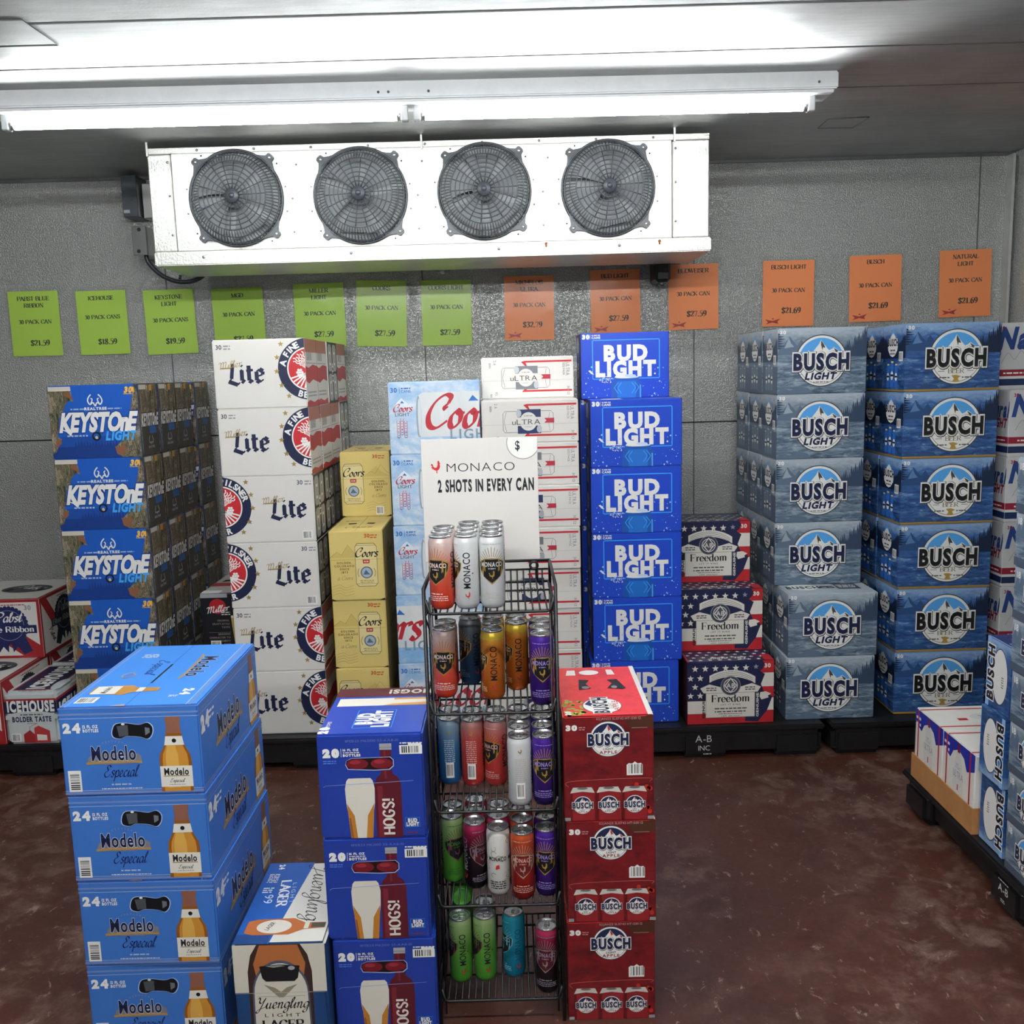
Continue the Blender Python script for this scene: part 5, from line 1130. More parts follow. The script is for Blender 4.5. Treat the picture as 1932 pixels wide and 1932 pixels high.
def carton_hogs():
    W, D, H = .22, .284, .2295
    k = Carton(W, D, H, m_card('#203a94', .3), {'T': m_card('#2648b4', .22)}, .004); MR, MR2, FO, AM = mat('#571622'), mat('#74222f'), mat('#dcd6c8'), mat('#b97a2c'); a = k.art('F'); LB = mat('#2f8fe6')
    def glass(a, x0, y0, rot=0):
        pass
    DX = -.09; X_ = lambda q: [(x + DX, y) for x, y in q]
    a.lathe2d([(.1, 0), (.105, .18), (.13, .36), (.135, .5), (.12, .575), (.1, .6)], .46 + DX, -.02, 1, FO)
    a.poly(X_([(.36, 0), (.345, .2), (.335, .34), (.40, .22), (.42, 0)]), AM); a.poly(X_([(.56, 0), (.575, .2), (.585, .34), (.52, .22), (.5, 0)]), AM); a.poly(X_([(.36, 0), (.35, .2), (.365, .2), (.385, 0)]), mat('#8a5520'))
    a.poly(X_([(.595, 0), (.595, .52), (.62, .58), (.66, .62), (.66, .85), (.76, .85), (.76, .62), (.81, .58), (.835, .52), (.835, 0)]), MR); a.rect(.62 + DX, 0, .665 + DX, .5, MR2); a.rect(.655 + DX, .845, .765 + DX, .905, SILV); a.rect(.655 + DX, .865, .765 + DX, .872, GRYT); a.rect(.69 + DX, .57, .71 + DX, .84, MR2)
    a.pen('HOGS!', .762 + DX, .21, .1, FO, {'H': '7.4|=1,0 1,10|=6,0 6,10|=1,5.2 6,5.2', 'O': '7.6|~3.5,10 1.2,8 .9,5 1.2,2 3.5,0 5.8,2 6.1,5 5.8,8 3.5,10', 'G': '7.4|~5.8,8 4.6,9.8 3,9.8 1.2,7.6 .9,5 1.2,2.2 3,.2 5,.4 6,2|=6,2 6,4.6|=6,4.4 3.8,4.4', 'S': '6.6|~5.4,8 3.6,10 1.4,9 1.4,6.6 4.8,4 5.4,1.8 3.6,0 1,1.6', '!': '3.4|=1.4,3.4 1.4,10.4|=1.4,0 1.4,1.6', ' ': '3|'}, 2.1, 20, 1.6, 0, rot=90, fit=.36)
    a.line([(.04, .50), (.06, .515), (.86, .545)], .004, mat('#8fa3d8'))
    a.text('20', .06, .79, .068, WHT, .1, align='l', fit=.13); a.rect(.215, .785, .219, .865, WHT); a.text('BOTTLES', .235, .79, .022, WHT, .06, align='l', fit=.155); a.text('16 FL OZ', .235, .842, .02, WHT, .05, align='l', fit=.14); a.fine(.31, .822, .15, .012, WHT); a.fine(.11, .745, .12, .012, mat('#5f86e0'), 2); a.text('11FEB23 M62100 53-AA8-10', .5, .925, .022, mat('#6f7fc0'), 0, fit=.48)
    a.rect(.825, .82, .945, .9, WHT); a.bars(.745, .80, .95, .885); a.fine(.85, .9, .2, .014, WHT)
    a.line([(.77, .1), (.9, .1), (.9, .19), (.77, .19)], .005, LB, closed=True); a.text('BUD', .836, .148, .032, WHT, .07, fit=.08); a.text('LIGHT', .836, .11, .032, WHT, .07, fit=.11); a.fine(.83, .04, .1, .014, mat('#8c2f3a'))
    h = k.hole('F'); h.poly(X_([(.34, .71), (.36, .665), (.6, .65), (.74, .655), (.78, .69), (.78, .75), (.75, .78), (.4, .775), (.35, .75)]), mat('#9fb0dd')); h.poly(X_([(.345, .715), (.365, .673), (.6, .659), (.735, .664), (.772, .695), (.772, .748), (.745, .775), (.4, .77), (.352, .748)]), mat('#1c0a0e'))
    for cx in (.45 + DX, .67 + DX): h.ell(cx, .717, .098, .05, mat('#6e1620'), 24); h.ell(cx - .02, .735, .05, .02, mat('#8f2a35'), 14)
    a = k.art('T'); a.rect(0, .98, .96, 1.23, MR); a.rect(.06, .72, .96, .93, mat('#e8e2d4')); a.poly([(.96, .72), (.96, .80), (.6, .77), (.5, .72)], mat('#d49a4a')); a.rect(.6, .88, .96, .93, mat('#d49a4a')); a.text('HOGS!', .68, 1.175, .12, FO, .05, rot=180, fit=.42, align='r') if False else a.text('HOGS!', .74, 1.17, .11, FO, .05, rot=180, fit=.42)
    a.line([(.3, .14), (.66, .14), (.66, .6), (.3, .6)], .01, LB, closed=True); a.text('BUD', .46, .37, .14, WHT, .075, rot=90, fit=.27); a.text('LIGHT', .62, .37, .14, WHT, .075, rot=90, fit=.4); a.text('20', .09, .1, .075, WHT, .1, rot=90, fit=.14); a.fine(.07, .3, .04, .014, WHT, 8)
    return k.build()


def carton_apple():
    W, D, H = .191, .328, .2335
    red = m_mottle('print_orchard_red', (14, 14, 24), [(.28, '#350a0e'), (.45, '#641016'), (.6, '#7a161a'), (.75, '#42201a')]); top = m_mottle('print_orchard_bright', (14, 14, 14), [(.3, '#c41d28'), (.5, '#e2342c'), (.65, '#d22a3e'), (.8, '#e8603a')])
    k = Carton(W, D, H, red, {'T': top}, .003); a = k.art('F'); w_ = a.w; rnd = random.Random(4)
    for i in range(14): x, y = rnd.uniform(.62, .8), rnd.uniform(.05, .36); a.ell(x, y, .02, .022, mat('#b8301e'), 10, same=i > 0)
    a.poly([(.55, .96), (w_, 1), (w_, .88), (.62, .86)], mat('#4a2a1c')); busch_badge(a, .405, .78, .165, True, True)
    a.text('30', .03, .87, .045, WHT, .08, align='l', fit=.09); a.fine(.17, .89, .06, .012, mat('#c08a84'), 2); a.line([(.62, .88), (.76, .88)], .004, mat('#c08a84'))
    a.poly([(.57, .43), (.57, .53), (.59, .545), (.62, .54), (.645, .56), (.67, .54), (.70, .545), (.715, .53), (.715, .43)], WHT); a.k += 1
    for i, q in enumerate((.59, .61, .622, .64, .655, .668, .69, .702)): a.rect(q, .445, q + (.008 if i % 2 else .004), .535, INK, True)
    a.line([(.04, .33), (.07, .385), (.74, .40), (.78, .37)], .004, mat('#c2716c'), True); a.rect(0, .0, .055, .035, GRYT); a.rect(w_ - .06, 0, w_, .035, GRYT, True)
    for cx in (.165, .405, .64):
        a.poly([(cx - .112, 0), (cx + .112, 0), (cx + .112, .27), (cx + .08, .31), (cx - .08, .31), (cx - .112, .27)], mat('#8a2024')); a.rect(cx - .112, .0, cx - .09, .27, mat('#5d1216')); a.poly([(cx - .112, .27), (cx - .085, .325), (cx + .085, .325), (cx + .112, .27), (cx, .285)], mat('#c9c4ba')); a.ell(cx, .315, .05, .012, mat('#6d6a66'), 14); busch_badge(a, cx, .155, .085, True, True)
    a.text('02JAN23 SL0743 HT-030 12', .5, .962, .022, mat('#c9a09c'), 0, fit=.4)
    a = k.art('T'); rnd = random.Random(8)
    a.rect(w_ - .05, 0, w_, 1.41, mat('#dcd6cc')); a.k += 1
    for i in range(26): a.ell(rnd.uniform(.02, .2), rnd.uniform(.02, .42), .022, .03, mat('#9fae3c'), 8, rot=rnd.uniform(0, 90), same=True)
    a.ell(.38, .26, .185, .2, mat('#9a4a4a')); a.ell(.38, .26, .175, .19, WHT); a.poly([(.22, .3), (.27, .4), (.33, .43), (.36, .33), (.3, .22)], mat('#26305a')); a.poly([(.28, .22), (.34, .34), (.4, .3), (.4, .2)], WHT)
    for m, bd in ((WHT, .12), (INK, .04)): a.text('BUSCH', .43, .27, .13, m, bd, rot=90, fit=.4, tb=.04)
    a.text('LIGHT', .48, .25, .04, mat('#8c7a6a'), 0, rot=90, fit=.15); a.text('APPLE', .53, .25, .05, mat('#b5402c'), .02, rot=90, fit=.24); a.text('30', .08, .08, .05, WHT, .08, rot=90)
    a.poly([(.1, 1.14), (.6, 1.14), (.58, 1.3), (.12, 1.3)], mat('#e0dbd2')); a.rect(.2, 1.13, .52, 1.32, mat('#c8323a')); a.ell(.34, 1.22, .1, .075, WHT)
    h = k.hole('T')
    h.poly([(.2, .70), (.22, 1.0), (.32, .98), (.28, .87), (.32, .73)], DARK); h.poly([(.48, .73), (.54, .87), (.5, .98), (.6, .99), (.66, .72), (.62, .69)], DARK, True); h.ell(.27, .76, .04, .04, mat('#6d6a66'), 10); h.ell(.55, .76, .03, .04, mat('#8a8782'), 10)
    return k.build()

# ------------------------------------------------------------------ stacks
LVW = {2: ('bottom', 'top'), 3: ('bottom', 'middle', 'top'), 4: ('bottom', 'second from bottom', 'second from top', 'top'), 5: ('bottom', 'second from bottom', 'middle', 'second from top', 'top'), 6: ('bottom', 'second from bottom', 'third from bottom', 'third from top', 'second from top', 'top')}
ROWW = ('front', 'second', 'third', 'fourth')
class Kind:
    def __init__(s, proto, group): s.p, s.used, s.group = proto, False, group
    def put(s, x, y, z, label, rot=0.0, flip=False, over=False):
        o = copy_tree(s.p) if s.used else s.p; s.used = True
        a = math.radians(rot) + (PI if flip else 0)
        if flip:
            D = s.p['D']; o.location = (x - D * sin(math.radians(rot)), y + D * cos(math.radians(rot)), z)
        else: o.location = (x, y, z)
        o.rotation_euler = (0, 0, a)
        if over: o.rotation_euler = (PI, 0, 0); o.location = (x, y + s.p['D'], z + s.p['H'])
        return tag(o, label, 'carton', s.group)
def kind(proto, D, H, group):
    proto['D'] = D; proto['H'] = H; return Kind(proto, group)
jit = random.Random(11)
def J(a=.35): return jit.uniform(-a, a)

K = kind(carton_keystone(), .185, .258, 'camouflage cartons')
for r, y in enumerate((3.34, 3.529, 3.718, 3.94)):
    for i in range(5): K.put(-1.468 + (0 if r == 0 else jit.uniform(-.004, .002)), y, PT + .258 * i, 'blue and camouflage carton, %s level, %s row from the aisle' % (LVW[5][i], ROWW[r]), J(.2))
K = kind(carton_lite(), .197, .2385, 'white cartons with red wheels')
FL = {5: (0, 0, 1, 0), 4: (0, 0, 0, 1), 3: (1, 1, 1, 1), 2: (1, 1, 1, 1), 1: (0, 0, 0, 0), 0: (0, 0, 0, 0)}
for r, y in enumerate((3.30, 3.502, 3.704, 3.906)):
    for i in range(6): K.put(-.863 + .0015 * (5 - i) + (0 if r == 0 else jit.uniform(-.004, .002)), y, PT + .2385 * i, 'white carton with red wheel, %s level, %s row from the aisle' % (LVW[6][i], ROWW[r]), J(.15), bool(FL[i][r]))
KB = kind(carton_banquet(False), .33, .252, 'pale yellow cartons'); KC = kind(carton_banquet(True), .33, .252, 'pale yellow cartons')
KC.put(-.556, 3.27, PT, 'pale yellow carton at the bottom of the front yellow stack', .3)
KB.put(-.556, 3.272, PT + .252, 'pale yellow carton second from bottom in the front yellow stack', -.3)
KB.put(-.555, 3.265, PT + .504, 'pale yellow carton topping the front yellow stack, hand hole visible', .2)
for i in range(3): KB.put(-.556, 3.61, PT + .252 * i, 'pale yellow carton, %s of the rear yellow stack under the set back one' % LVW[3][i])
KC.put(-.56, 3.59, PT + .756, 'set back pale yellow carton on the very top of the yellow stack')
K = kind(carton_coorslight(), .2, .254, 'icy blue cartons')
for i in range(5): K.put(-.262 - .002 * (4 - i), 3.30, PT + .254 * i, 'icy blue carton with red script, %s of its stack%s' % (LVW[5][i], ', turned the other way' if i == 1 else ''), J(), i == 1)
K = kind(carton_ultra('#26305a'), .25, .1495, 'slim white cartons'); K2 = kind(carton_ultra('#74777c'), .25, .1495, 'slim white cartons')
NN = ('bottom', 'second from bottom', 'third from bottom', 'fourth from bottom', 'middle', 'fourth from top', 'third from top', 'second from top', 'top')
for i in range(9): (K2 if i in (8, 6, 4, 2) else K).put(.072 + jit.uniform(-.003, .003), 3.45 if i == 8 else 3.27 + jit.uniform(-.008, .008), PT + .1497 * i, 'slim white carton with red stripes, %s of its tall stack' % NN[i], J())
for i in range(8): K.put(.074, 3.53, PT + .1497 * i, 'slim white carton, %s of the row hidden behind the striped stack' % NN[i])
K = kind(carton_budlight(), .2, .2372, 'royal blue cartons')
for i in range(6): K.put((.433, .445, .444, .444, .446, .428)[i], 3.47 if i == 5 else 3.31, PT + .2376 * i, 'royal blue carton with big white letters, %s of its stack' % LVW[6][i], J())
for i in range(5): K.put(.425, 3.516, PT + .2376 * i, 'royal blue carton, %s of the row behind the big white letters' % LVW[5][i])
K = kind(carton_freedom(), .2, .236, 'stars and stripes cartons')
for i, (x, y) in enumerate(((.778, 3.28), (.768, 3.41), (.749, 3.53))): K.put(x, y, PT + .2366 * i, 'stars and stripes carton, %s of its stack of three' % LVW[3][i], (1.0, .4, -.6)[i])
K = kind(carton_busch(True), .198, .2365, 'grey-blue mountain cartons')
for i in range(6):
    ys = (3.30, 3.502, 3.704, 3.906) if i < 2 else (3.44, 3.642, 3.844)
    for r, y in enumerate(ys): K.put((1.147, 1.152)[i] if i < 2 else 1.139 + (0 if r == 0 else jit.uniform(-.002, .004)), y, PT + .2371 * i, 'grey-blue mountain carton, %s level, %s row from the aisle' % (LVW[6][i], ROWW[r]), J(.2))
K = kind(carton_busch(False, .335, .2, .2365), .2, .2365, 'deep blue mountain cartons')
for i in range(6):
    for r, y in enumerate((3.325, 3.53, 3.735)): K.put(1.56 + (0 if r == 0 else jit.uniform(-.002, .004)), y, PT + .2372 * i, 'deep blue mountain carton, %s level, %s row from the aisle' % (LVW[6][i], ROWW[r]), J(.2))
K = kind(carton_natural(), .2, .2365, 'silver cartons')
for i in range(6): K.put(1.91 if i == 5 else 1.93, 3.40 if i == 5 else 3.32, PT + .2365 * i, 'silver carton with dark blue letters, %s of the corner stack' % LVW[6][i], J(.2))
K = kind(carton_pabst(), .36, .236, 'white cartons with blue rosettes')
K.put(-2.037, 3.27, PT, 'white and red carton on the pallet at the left picture edge'); K.put(-2.037, 3.64, PT, 'white and red carton hidden under the blue rosette carton'); K.put(-2.022, 3.57, PT + .236, 'white carton with a blue rosette, upper one in the left corner')
K = kind(carton_icehouse(), .33, .2, 'grey cartons with navy band')
K.put(-1.762, 3.262, PT, 'grey and navy carton at the front, beside the camouflage stack'); K.put(-1.762, 3.60, PT, 'grey and navy carton behind the other grey and navy one')
K = kind(carton_mgd(), .33, .245, 'black cartons')
for i in range(2): K.put(-1.113, 3.5, PT + .245 * i, 'black carton between camouflage and white stacks, %s one' % ('lower', 'upper')[i])
K = kind(carton_eighteen(), .4, .1322, 'small grey-blue mountain cartons')
N8 = ('bottom', 'second from bottom', 'third from bottom', 'fourth from bottom', 'fourth from top', 'third from top', 'second from top', 'top')
for i in range(8): K.put(1.242 - .0028 * i, 2.148 + jit.uniform(-.003, .003), PT + .1324 * i, 'small grey-blue mountain carton, %s of the stack at the right edge' % N8[i], -90 + J(.5))
K = kind(carton_twelve(), .124, .19, 'small deep blue cartons stood on end')
for i in range(3): K.put(1.379 + (.008, 0, .01)[i], 2.283 + .002 * i, PT + .19 * i, 'small deep blue carton stood on end, %s of the right pallet tower' % LVW[3][i], 0, False, i < 2)
t = MB(); KR = m_plastic('brown_cardboard', '#a8743f', '#b98350', .7)
x0, x1, y0, y1 = 1.238, 1.635, 2.418, 2.808; t.box(x0, x1, y0, y1, 0, .003, KR)
t.box(x0, x0 + .003, y0, y1, .003, .075, KR); t.box(x1 - .003, x1, y0, y1, .003, .075, KR); t.box(x0 + .003, x1 - .003, y0, y0 + .003, .003, .075, KR); t.box(x0 + .003, x1 - .003, y1 - .003, y1, .003, .075, KR)
tag(t.build('cardboard_tray', None, (0, 0, PT)), 'shallow brown cardboard tray on the right pallet', 'tray')
K = kind(carton_bandwhite(), .187, .222, 'white cartons in the brown tray')
K.put(1.434, 2.424, PT + .0035, 'white carton with blue band in the tray, nearer the blue tower'); K.put(1.434, 2.614, PT + .0035, 'white carton with blue band in the tray, nearer the back wall')

K = kind(carton_modelo(), .436, .1915, 'bright blue bottle cases')
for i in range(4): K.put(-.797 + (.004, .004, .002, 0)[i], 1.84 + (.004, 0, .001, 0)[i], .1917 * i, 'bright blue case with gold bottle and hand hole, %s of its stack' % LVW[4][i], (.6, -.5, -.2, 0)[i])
c = carton_yuengling(); c.location = (-.515, 1.81, 0); tag(c, 'single cream and navy case with a brown bottle, on the floor between stacks', 'carton')
K = kind(carton_hogs(), .284, .2295, 'deep blue bottle cases')
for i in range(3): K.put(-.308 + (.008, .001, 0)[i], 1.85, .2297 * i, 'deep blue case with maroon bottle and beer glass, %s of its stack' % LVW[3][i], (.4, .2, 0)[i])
K = kind(carton_apple(), .328, .2335, 'red orchard cartons')
for i in range(3): K.put(.19 + (0, .003, 0)[i], 1.884, .2336 * i, 'red orchard carton with can pictures, %s of its stack by the rack' % LVW[3][i], (0, -.3, .2)[i])

# ------------------------------------------------------------------ wire rack
RX0, RX1, RY0, RY1 = -.187, .085, 1.885, 2.165
SZ = [at(925, y, RY0).z for y in (1156, 1346, 1531, 1709, 1887)]
rack = tag(empty('wire_rack', ((RX0 + RX1) / 2, RY0, 0)), 'black wire display rack with five shelves of cans between two stacks', 'rack')
rx = (RX0 + RX1) / 2; hw = (RX1 - RX0) / 2; RD = RY1 - RY0
ztop = SZ[0] + .055; zback = at(1028, 1057, RY1).z
for s in (-1, 1):
    b = MB(); x = s * hw
    b.tube([(x, 0, 0), (x, 0, ztop), (x, RD, zback), (x, RD, 0)], .0036, WIREM, 8)
    xi = x - s * .012
    b.tube([(xi, .004, .02), (xi, .004, ztop - .02)], .0022, WIREM, 6); b.tube([(x, .028, .02), (x, .028, ztop)], .002, WIREM, 6)
    for z in SZ:
        b.tube([(x, 0, z + .045), (x, RD, z + .045)], .0022, WIREM, 6); b.tube([(x, 0, z - .004), (x, RD, z - .004)], .0026, WIREM, 6)
    for j in range(4): b.tube([(x, 0, SZ[j]), (x, RD, SZ[j + 1] + .05)], .002, WIREM, 6); b.tube([(x, RD * .33, SZ[j + 1]), (x, RD * .33, SZ[j])], .0017, WIREM, 6); b.tube([(x, RD * .66, SZ[j + 1]), (x, RD * .66, SZ[j])], .0017, WIREM, 6)
    b.build('side_frame', rack)
for z in SZ:
    b = MB(); r = .0019; a_ = hw - .004
    b.tube([(-a_, 0, z + .03), (-a_ + .006, 0, z + .004), (-a_ + .014, 0, z), (a_ - .014, 0, z), (a_ - .006, 0, z + .004), (a_, 0, z + .03)], .0032, WIREM, 8)
    b.tube([(-a_, RD, z), (a_, RD, z)], .003, WIREM, 8); b.tube([(-a_, RD, z + .03), (a_, RD, z + .03)], .0022, WIREM, 6)
    for i in range(17):
        x = -a_ + .014 + (2 * a_ - .028) * i / 16; b.tube([(x, 0, z + .0045), (x, RD, z + .0045), (x, RD, z + .032)], r, WIREM, 6)
    for y in (.09, .19): b.tube([(-a_, y, z + .0005), (a_, y, z + .0005)], .0024, WIREM, 6)
    for s in (-1, 1): b.tube([(s * a_, 0, z), (s * a_, RD, z)], .0026, WIREM, 6)
    b.build('shelf', rack)
b = MB(); b.tube([(-hw, RD, zback), (hw, RD, zback)], .0032, WIREM, 8); b.tube([(hw - .03, RD, zback), (hw - .03, RD, SZ[0])], .003, WIREM, 8); b.tube([(-hw + .03, RD, zback), (-hw + .03, RD, SZ[0])], .003, WIREM, 8); b.build('back_rail', rack)
b = MB(); c = at(1007, 1065, RY1)
b.lathe([(.006, -.004), (.0115, -.004), (.0115, .004), (.006, .004), (.006, -.004)], WIREM, 20, Matrix.Translation((c.x - rx, RD - .008, c.z)) @ Matrix.Rotation(PI / 2, 4, 'X')); b.build('sign_clip', rack)

# sign board held at the back of the rack
tl, tr, br = at(792, 833, 2.176), at(1010, 820, 2.176), at(1023, 1054, 2.176)
sw, zb_ = tr.x - tl.x + .002, br.z; shh = (tl.z + tr.z) / 2 - zb_; scx = (tl.x + tr.x) / 2 + .003
b = MB(); BOARD = m_card('#d2cdc6', .45, .03); b.box(-sw / 2, sw / 2, 0, .004, 0, shh, BOARD, .0008)
a = Art(b, (-sw / 2, 0, 0), (1, 0, 0), (0, 0, 1), (0, -1, 0), sw, shh); BK = mat('#1c1d20'); cxs = a.w / 2
a.ring(.82, .955, .128, .134, mat('#8b8a86'), 40); a.ring(.82, .955, 0, .125, mat('#e2e0da'), 40); a.text('$', .775, .90, .07, BK, .02, fit=.035)
a.text('MONACO', .475, .735, .068, BK, -.012, fit=.55, space=1.15); a.text('2 SHOTS IN EVERY CAN', cxs + .045, .575, .092, BK, .045, fit=.77)
def rooster(a, x, y, h, m):
    P_ = [(-.5, .72), (-.34, .6), (-.3, .42), (-.1, .3), (.12, .36), (.22, .62), (.2, .82), (.26, .98), (.4, .95), (.44, .78), (.56, .74), (.46, .66), (.5, .4), (.38, .16), (.16, .04), (.14, -.14), (.24, -.2), (.02, -.2), (.06, .02), (-.16, .08), (-.34, .2), (-.5, .16), (-.4, .3), (-.56, .34), (-.42, .46), (-.6, .55)]
    a.poly([(x + h * p * .8, y + h * q) for p, q in P_], m)
rooster(a, .115, .745, .085, RED)
tag(b.build('sign_board', None, (scx, 2.172, zb_)), 'white sign board standing at the back of the wire rack', 'sign')

# ------------------------------------------------------------------ cans
RIM = m_metal('can_end_metal', '#b4b5b5', '#d0d0cf', .25, .9)
CR_ = .0258; Q_ = CR_ / .0285
LID = TAB = None
def make_can(body, ink='#15161c', shield='#16171b', gold='#c09a4a', rim=None, floral=False, low='#d8d5cd'):
    global LID, TAB
    b = MB()
    b.lathe([(0, .004), (.019 * Q_, .0035), (.0215 * Q_, 0), (.0245 * Q_, .003), (CR_, .012), (CR_, .1385), (.0278 * Q_, .1425), (.0258 * Q_, .1475), (.0252 * Q_, .1505)], body, 32)
    if rim: b.lathe([(CR_ + .0002, .134), (CR_ + .0002, .1387), (.028 * Q_, .1427), (.026 * Q_, .1477)], rim, 32)
    a = Art(b, (0, 0, 0), (1, 0, 0), (0, 0, 1), (0, -1, 0), 1.1, .15, cyl=CR_)
    ik, sd, gd, lw = mat(ink, .35), mat(shield, .35), mat(gold, .3, .5), mat(low, .4)
    if floral:
        rnd = random.Random(6)
        for i in range(46):
            x, y, r = rnd.uniform(-.58, .58), rnd.uniform(.12, .86), rnd.uniform(.02, .045); c0 = rnd.uniform(0, 360)
            a.ring(x, y, r - .006, r, mat(rnd.choice(('#7b8a4a', '#a8674a', '#6d5a3a', '#9a8f52'))), 10, c0, c0 + 230)
        for x in (0, .549, -.3, .3): a.text('MONACO', x, .55, .06, ik, .02, fit=.26); a.fine(x, .22, .24, .02, ik, 4); a.poly([(x - .03, .42), (x + .03, .44), (x + .02, .5), (x - .02, .48)], RED)
    else:
        for i in range(13):
            t = math.radians(20 + i * 140 / 12); r1 = .2 + .05 * (1 - abs(i - 6) / 6); a.line([(.11 * cos(t), .62 + .11 * sin(t)), (r1 * cos(t), .62 + r1 * sin(t))], .009, gd, same=i > 0)
        sh = lambda k: [(-.205 * k, .655), (-.1 * k, .70), (0, .715 if k == 1 else .70), (.1 * k, .70), (.205 * k, .655), (.195 * k, .56), (.13 * k, .46), (0, .345 + (1 - k) * .3), (-.13 * k, .46), (-.195 * k, .56)]
        a.poly(sh(1), gd); a.poly([(x, y - .006) for x, y in sh(.9)], sd)
        a.text('MONACO', 0, .595, .06, lw, .03, fit=.31); a.fine(0, .56, .1, .018, lw); rooster(a, 0, .445, .095, gd)
        a.fine(0, .22, .2, .02, lw); a.fine(0, .185, .34, .016, lw, 3); a.fine(0, .9, .3, .016, lw)
        for x in (.285, -.285): a.text('MONACO', x + .04, .55, .095, ik, .008, rot=90, fit=.5); a.fine(x + .075, .5, .02, .02, ik, 1); rooster(a, x, .17, .08, mat('#a8332c') if low != '#d8d5cd' else gd)
        a.bars(.49, .12, .61, .36); a.fine(.549, .7, .16, .018, lw, 12, 1.7); rooster(a, .549, .8, .06, gd)
    o = b.build('beverage_can')
    if LID is None:
        b = MB(); b.lathe([(r * Q_, z) for r, z in ((.0254, .1495), (.0266, .1515), (.0266, .1532), (.0258, .154), (.0246, .1535), (.0236, .1498), (.021, .1492), (0, .1492))], RIM, 32); l0 = b.build('lid', o); l0['label'] = 'silver can lid'; LID = l0.data
        b = MB(); T = Matrix.Translation((0, 0, .1497))
        b.lathe([(.0, .0016), (.0025, .0014), (.003, 0)], RIM, 10, T)
        b.tube([(.0055 * cos(t), .005 + .009 * sin(t), .151) for t in [2 * PI * i / 14 for i in range(14)]], .0009, RIM, 6, True)
        b.tube([(.008 * cos(t), -.0095 + .0075 * sin(t), .1494) for t in [2 * PI * i / 16 for i in range(16)]], .0005, SILV, 5, True)
        t0 = b.build('pull_tab', l0); TAB = t0.data
    else:
        l0 = bpy.data.objects.new('lid', LID); C.objects.link(l0); l0.parent = o; l0['label'] = 'silver can lid'; t0 = bpy.data.objects.new('pull_tab', TAB); C.objects.link(t0); t0.parent = l0
    return o
FLAV = {
'coral': ('coral can', make_can(m_canbody('can_coral', [(.2, '#d8432c'), (.55, '#dc6450'), (.9, '#d8bdb6')]), low='#e0c4ba')),
'white': ('white can', make_can(m_canbody('can_white', [(0, '#bfc1c1'), (1, '#cfd0ce')], .15, .35), gold='#a98a45', low='#b9b6ae')),
'dusk': ('dark blue can', make_can(m_canbody('can_dusk', [(.0, '#123a66'), (.5, '#2c4a63'), (.95, '#6d767e')]), low='#5a6a78')),
'amber': ('amber can', make_can(m_canbody('can_amber', [(.0, '#b9581c'), (.8, '#c9782a'), (.95, '#d9b048')], .5), rim=mat('#d2b23c', .3, .5), low='#d8b98a')),
'purple': ('purple can', make_can(m_canbody('can_purple', [(.0, '#2a1358'), (1, '#4a2592')], .4), ink='#1a0f38', low='#8f7fc0')),
'blue': ('blue can', make_can(m_canbody('can_blue', [(.0, '#1d5c96'), (.6, '#3f7fae'), (.95, '#8aa4b8')]), low='#b4c4d0')),
'red': ('red can', make_can(m_canbody('can_red', [(.0, '#c93a34'), (.7, '#c94a44'), (.95, '#b8807a')]), low='#d8a8a0')),
'green': ('green can', make_can(m_canbody('can_green', [(.0, '#46a02c'), (.6, '#69a845'), (.95, '#9ab47a')]), low='#4a7a34', gold='#8a5560')),
'magenta': ('black can with magenta neck', make_can(m_canbody('can_magenta', [(.0, '#121016'), (.6, '#26141e'), (.85, '#8a1f40'), (.95, '#b8325a')], .45), ink='#8d8290', gold='#a08a8a', shield='#4a1420', low='#8d8290')),
'floral': ('white can with vine pattern', make_can(m_canbody('can_floral', [(0, '#cdccc6'), (1, '#d9d8d2')], .1, .4), floral=True)),
'brick': ('brick red can', make_can(m_canbody('can_brick', [(.0, '#8f1d1c'), (.7, '#b02c22'), (.95, '#d05a30')], .45), gold='#c9b89a', shield='#6a1a1c', low='#d0a090')),
'teal': ('teal can', make_can(m_canbody('can_teal', [(.0, '#0f7fa2'), (1, '#2a9fba')], .45), ink='#0c5a78', gold='#7fc4d4', low='#7fc4d4')),
}
COLW = ('first', 'second', 'third', 'fourth', 'fifth'); SHW = ('top', 'second', 'third', 'fourth', 'bottom'); DW = ('front', 'second back', 'third back', 'rearmost')
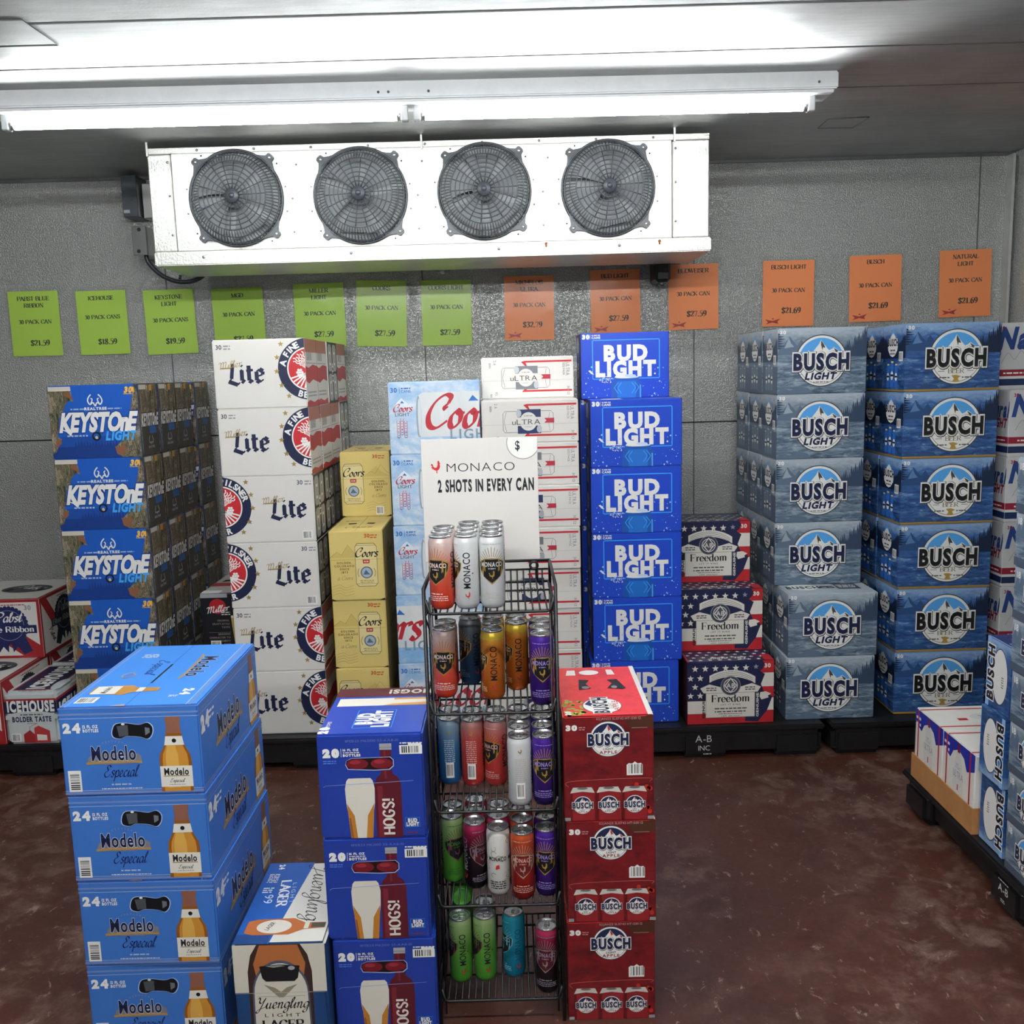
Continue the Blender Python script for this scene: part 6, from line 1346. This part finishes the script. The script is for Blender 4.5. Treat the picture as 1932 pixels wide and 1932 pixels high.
# shelf, column, lid pixel of the front can, turn, cans from front to back
SPEC = [(0, 0, 832, 1009, -25, 'coral coral coral'), (0, 1, 876, 1015, -90, 'white white white white'), (0, 2, 924, 1015, 0, 'white white white white'),
 (1, 0, 844, 1183, -5, 'coral coral'), (1, 1, 884, 1163, -60, 'dusk'), (1, 2, 936, 1185, -88, 'amber amber amber'), (1, 3, 975, 1171, -85, 'amber amber'), (1, 4, 1019, 1193, 0, 'purple purple purple'),
 (2, 0, 846, 1351, 180, 'blue blue'), (2, 1, 890, 1353, 172, 'red red'), (2, 2, 934, 1353, -42, 'red red'), (2, 3, 976, 1385, 180, 'white white white white'), (2, 4, 1021, 1388, 0, 'purple purple purple purple'),
 (3, 0, 861, 1535, 30, 'green green'), (3, 1, 903, 1546, 42, 'magenta magenta magenta'), (3, 2, 942, 1556, -5, 'floral magenta white'), (3, 3, 983, 1570, 0, 'brick brick brick'), (3, 4, 1025, 1558, -12, 'purple purple'),
 (4, 0, 867, 1725, -80, 'green green green'), (4, 1, 913, 1722, -80, 'green green'), (4, 2, 968, 1716, -72, 'teal'), (4, 4, 1031, 1745, -12, 'magenta')]
cans = []; GAP = .0527; XL, XR = RX0 + .0302, RX1 - .0302
for sh in range(5):
    cols = []
    for s_, col, px, py, turn, fl in SPEC:
        if s_ == sh: p = atz(px, py, SZ[sh] + .1608); cols.append([p.x, p.y, col, turn, fl.split()])
    for it in range(60):
        for i in range(len(cols) - 1):
            d = cols[i + 1][0] - cols[i][0]
            if d < GAP: cols[i][0] -= (GAP - d) / 2; cols[i + 1][0] += (GAP - d) / 2
        cols[0][0] = max(cols[0][0], XL); cols[-1][0] = min(cols[-1][0], XR)
    for x, y, col, turn, fl in cols:
        y = max(RY0 + .0285, min(y, RY1 - .031 - .0545 * (len(fl) - 1)))
        for k_, f in enumerate(fl): cans.append([sh, col, k_, f, turn + (0 if k_ == 0 else random.uniform(-60, 60)), x, y + .0545 * k_, SZ[sh] + .0068])
used = set()
for sh, col, k_, f, turn, x, y, z in cans:
    nm, pr = FLAV[f]; o = copy_tree(pr) if f in used else pr; used.add(f)
    o.location = (x, y, z); o.rotation_euler = (0, 0, math.radians(turn))
    tag(o, '%s, %s of the %s column on the %s rack shelf' % (nm, DW[k_], COLW[col], SHW[sh]), 'can', 'cans on the wire rack')
gx = [q for q in cans if q[0] == 4 and q[1] == 0]
o = copy_tree(FLAV['green'][1]); o.location = (gx[1][5] + .004, gx[1][6] - .03, SZ[4] + .0068 + .1545 + CR_); o.rotation_euler = (-PI / 2, 0, math.radians(2))
tag(o, 'green can lying on its side on top of the bottom shelf cans', 'can', 'cans on the wire rack')
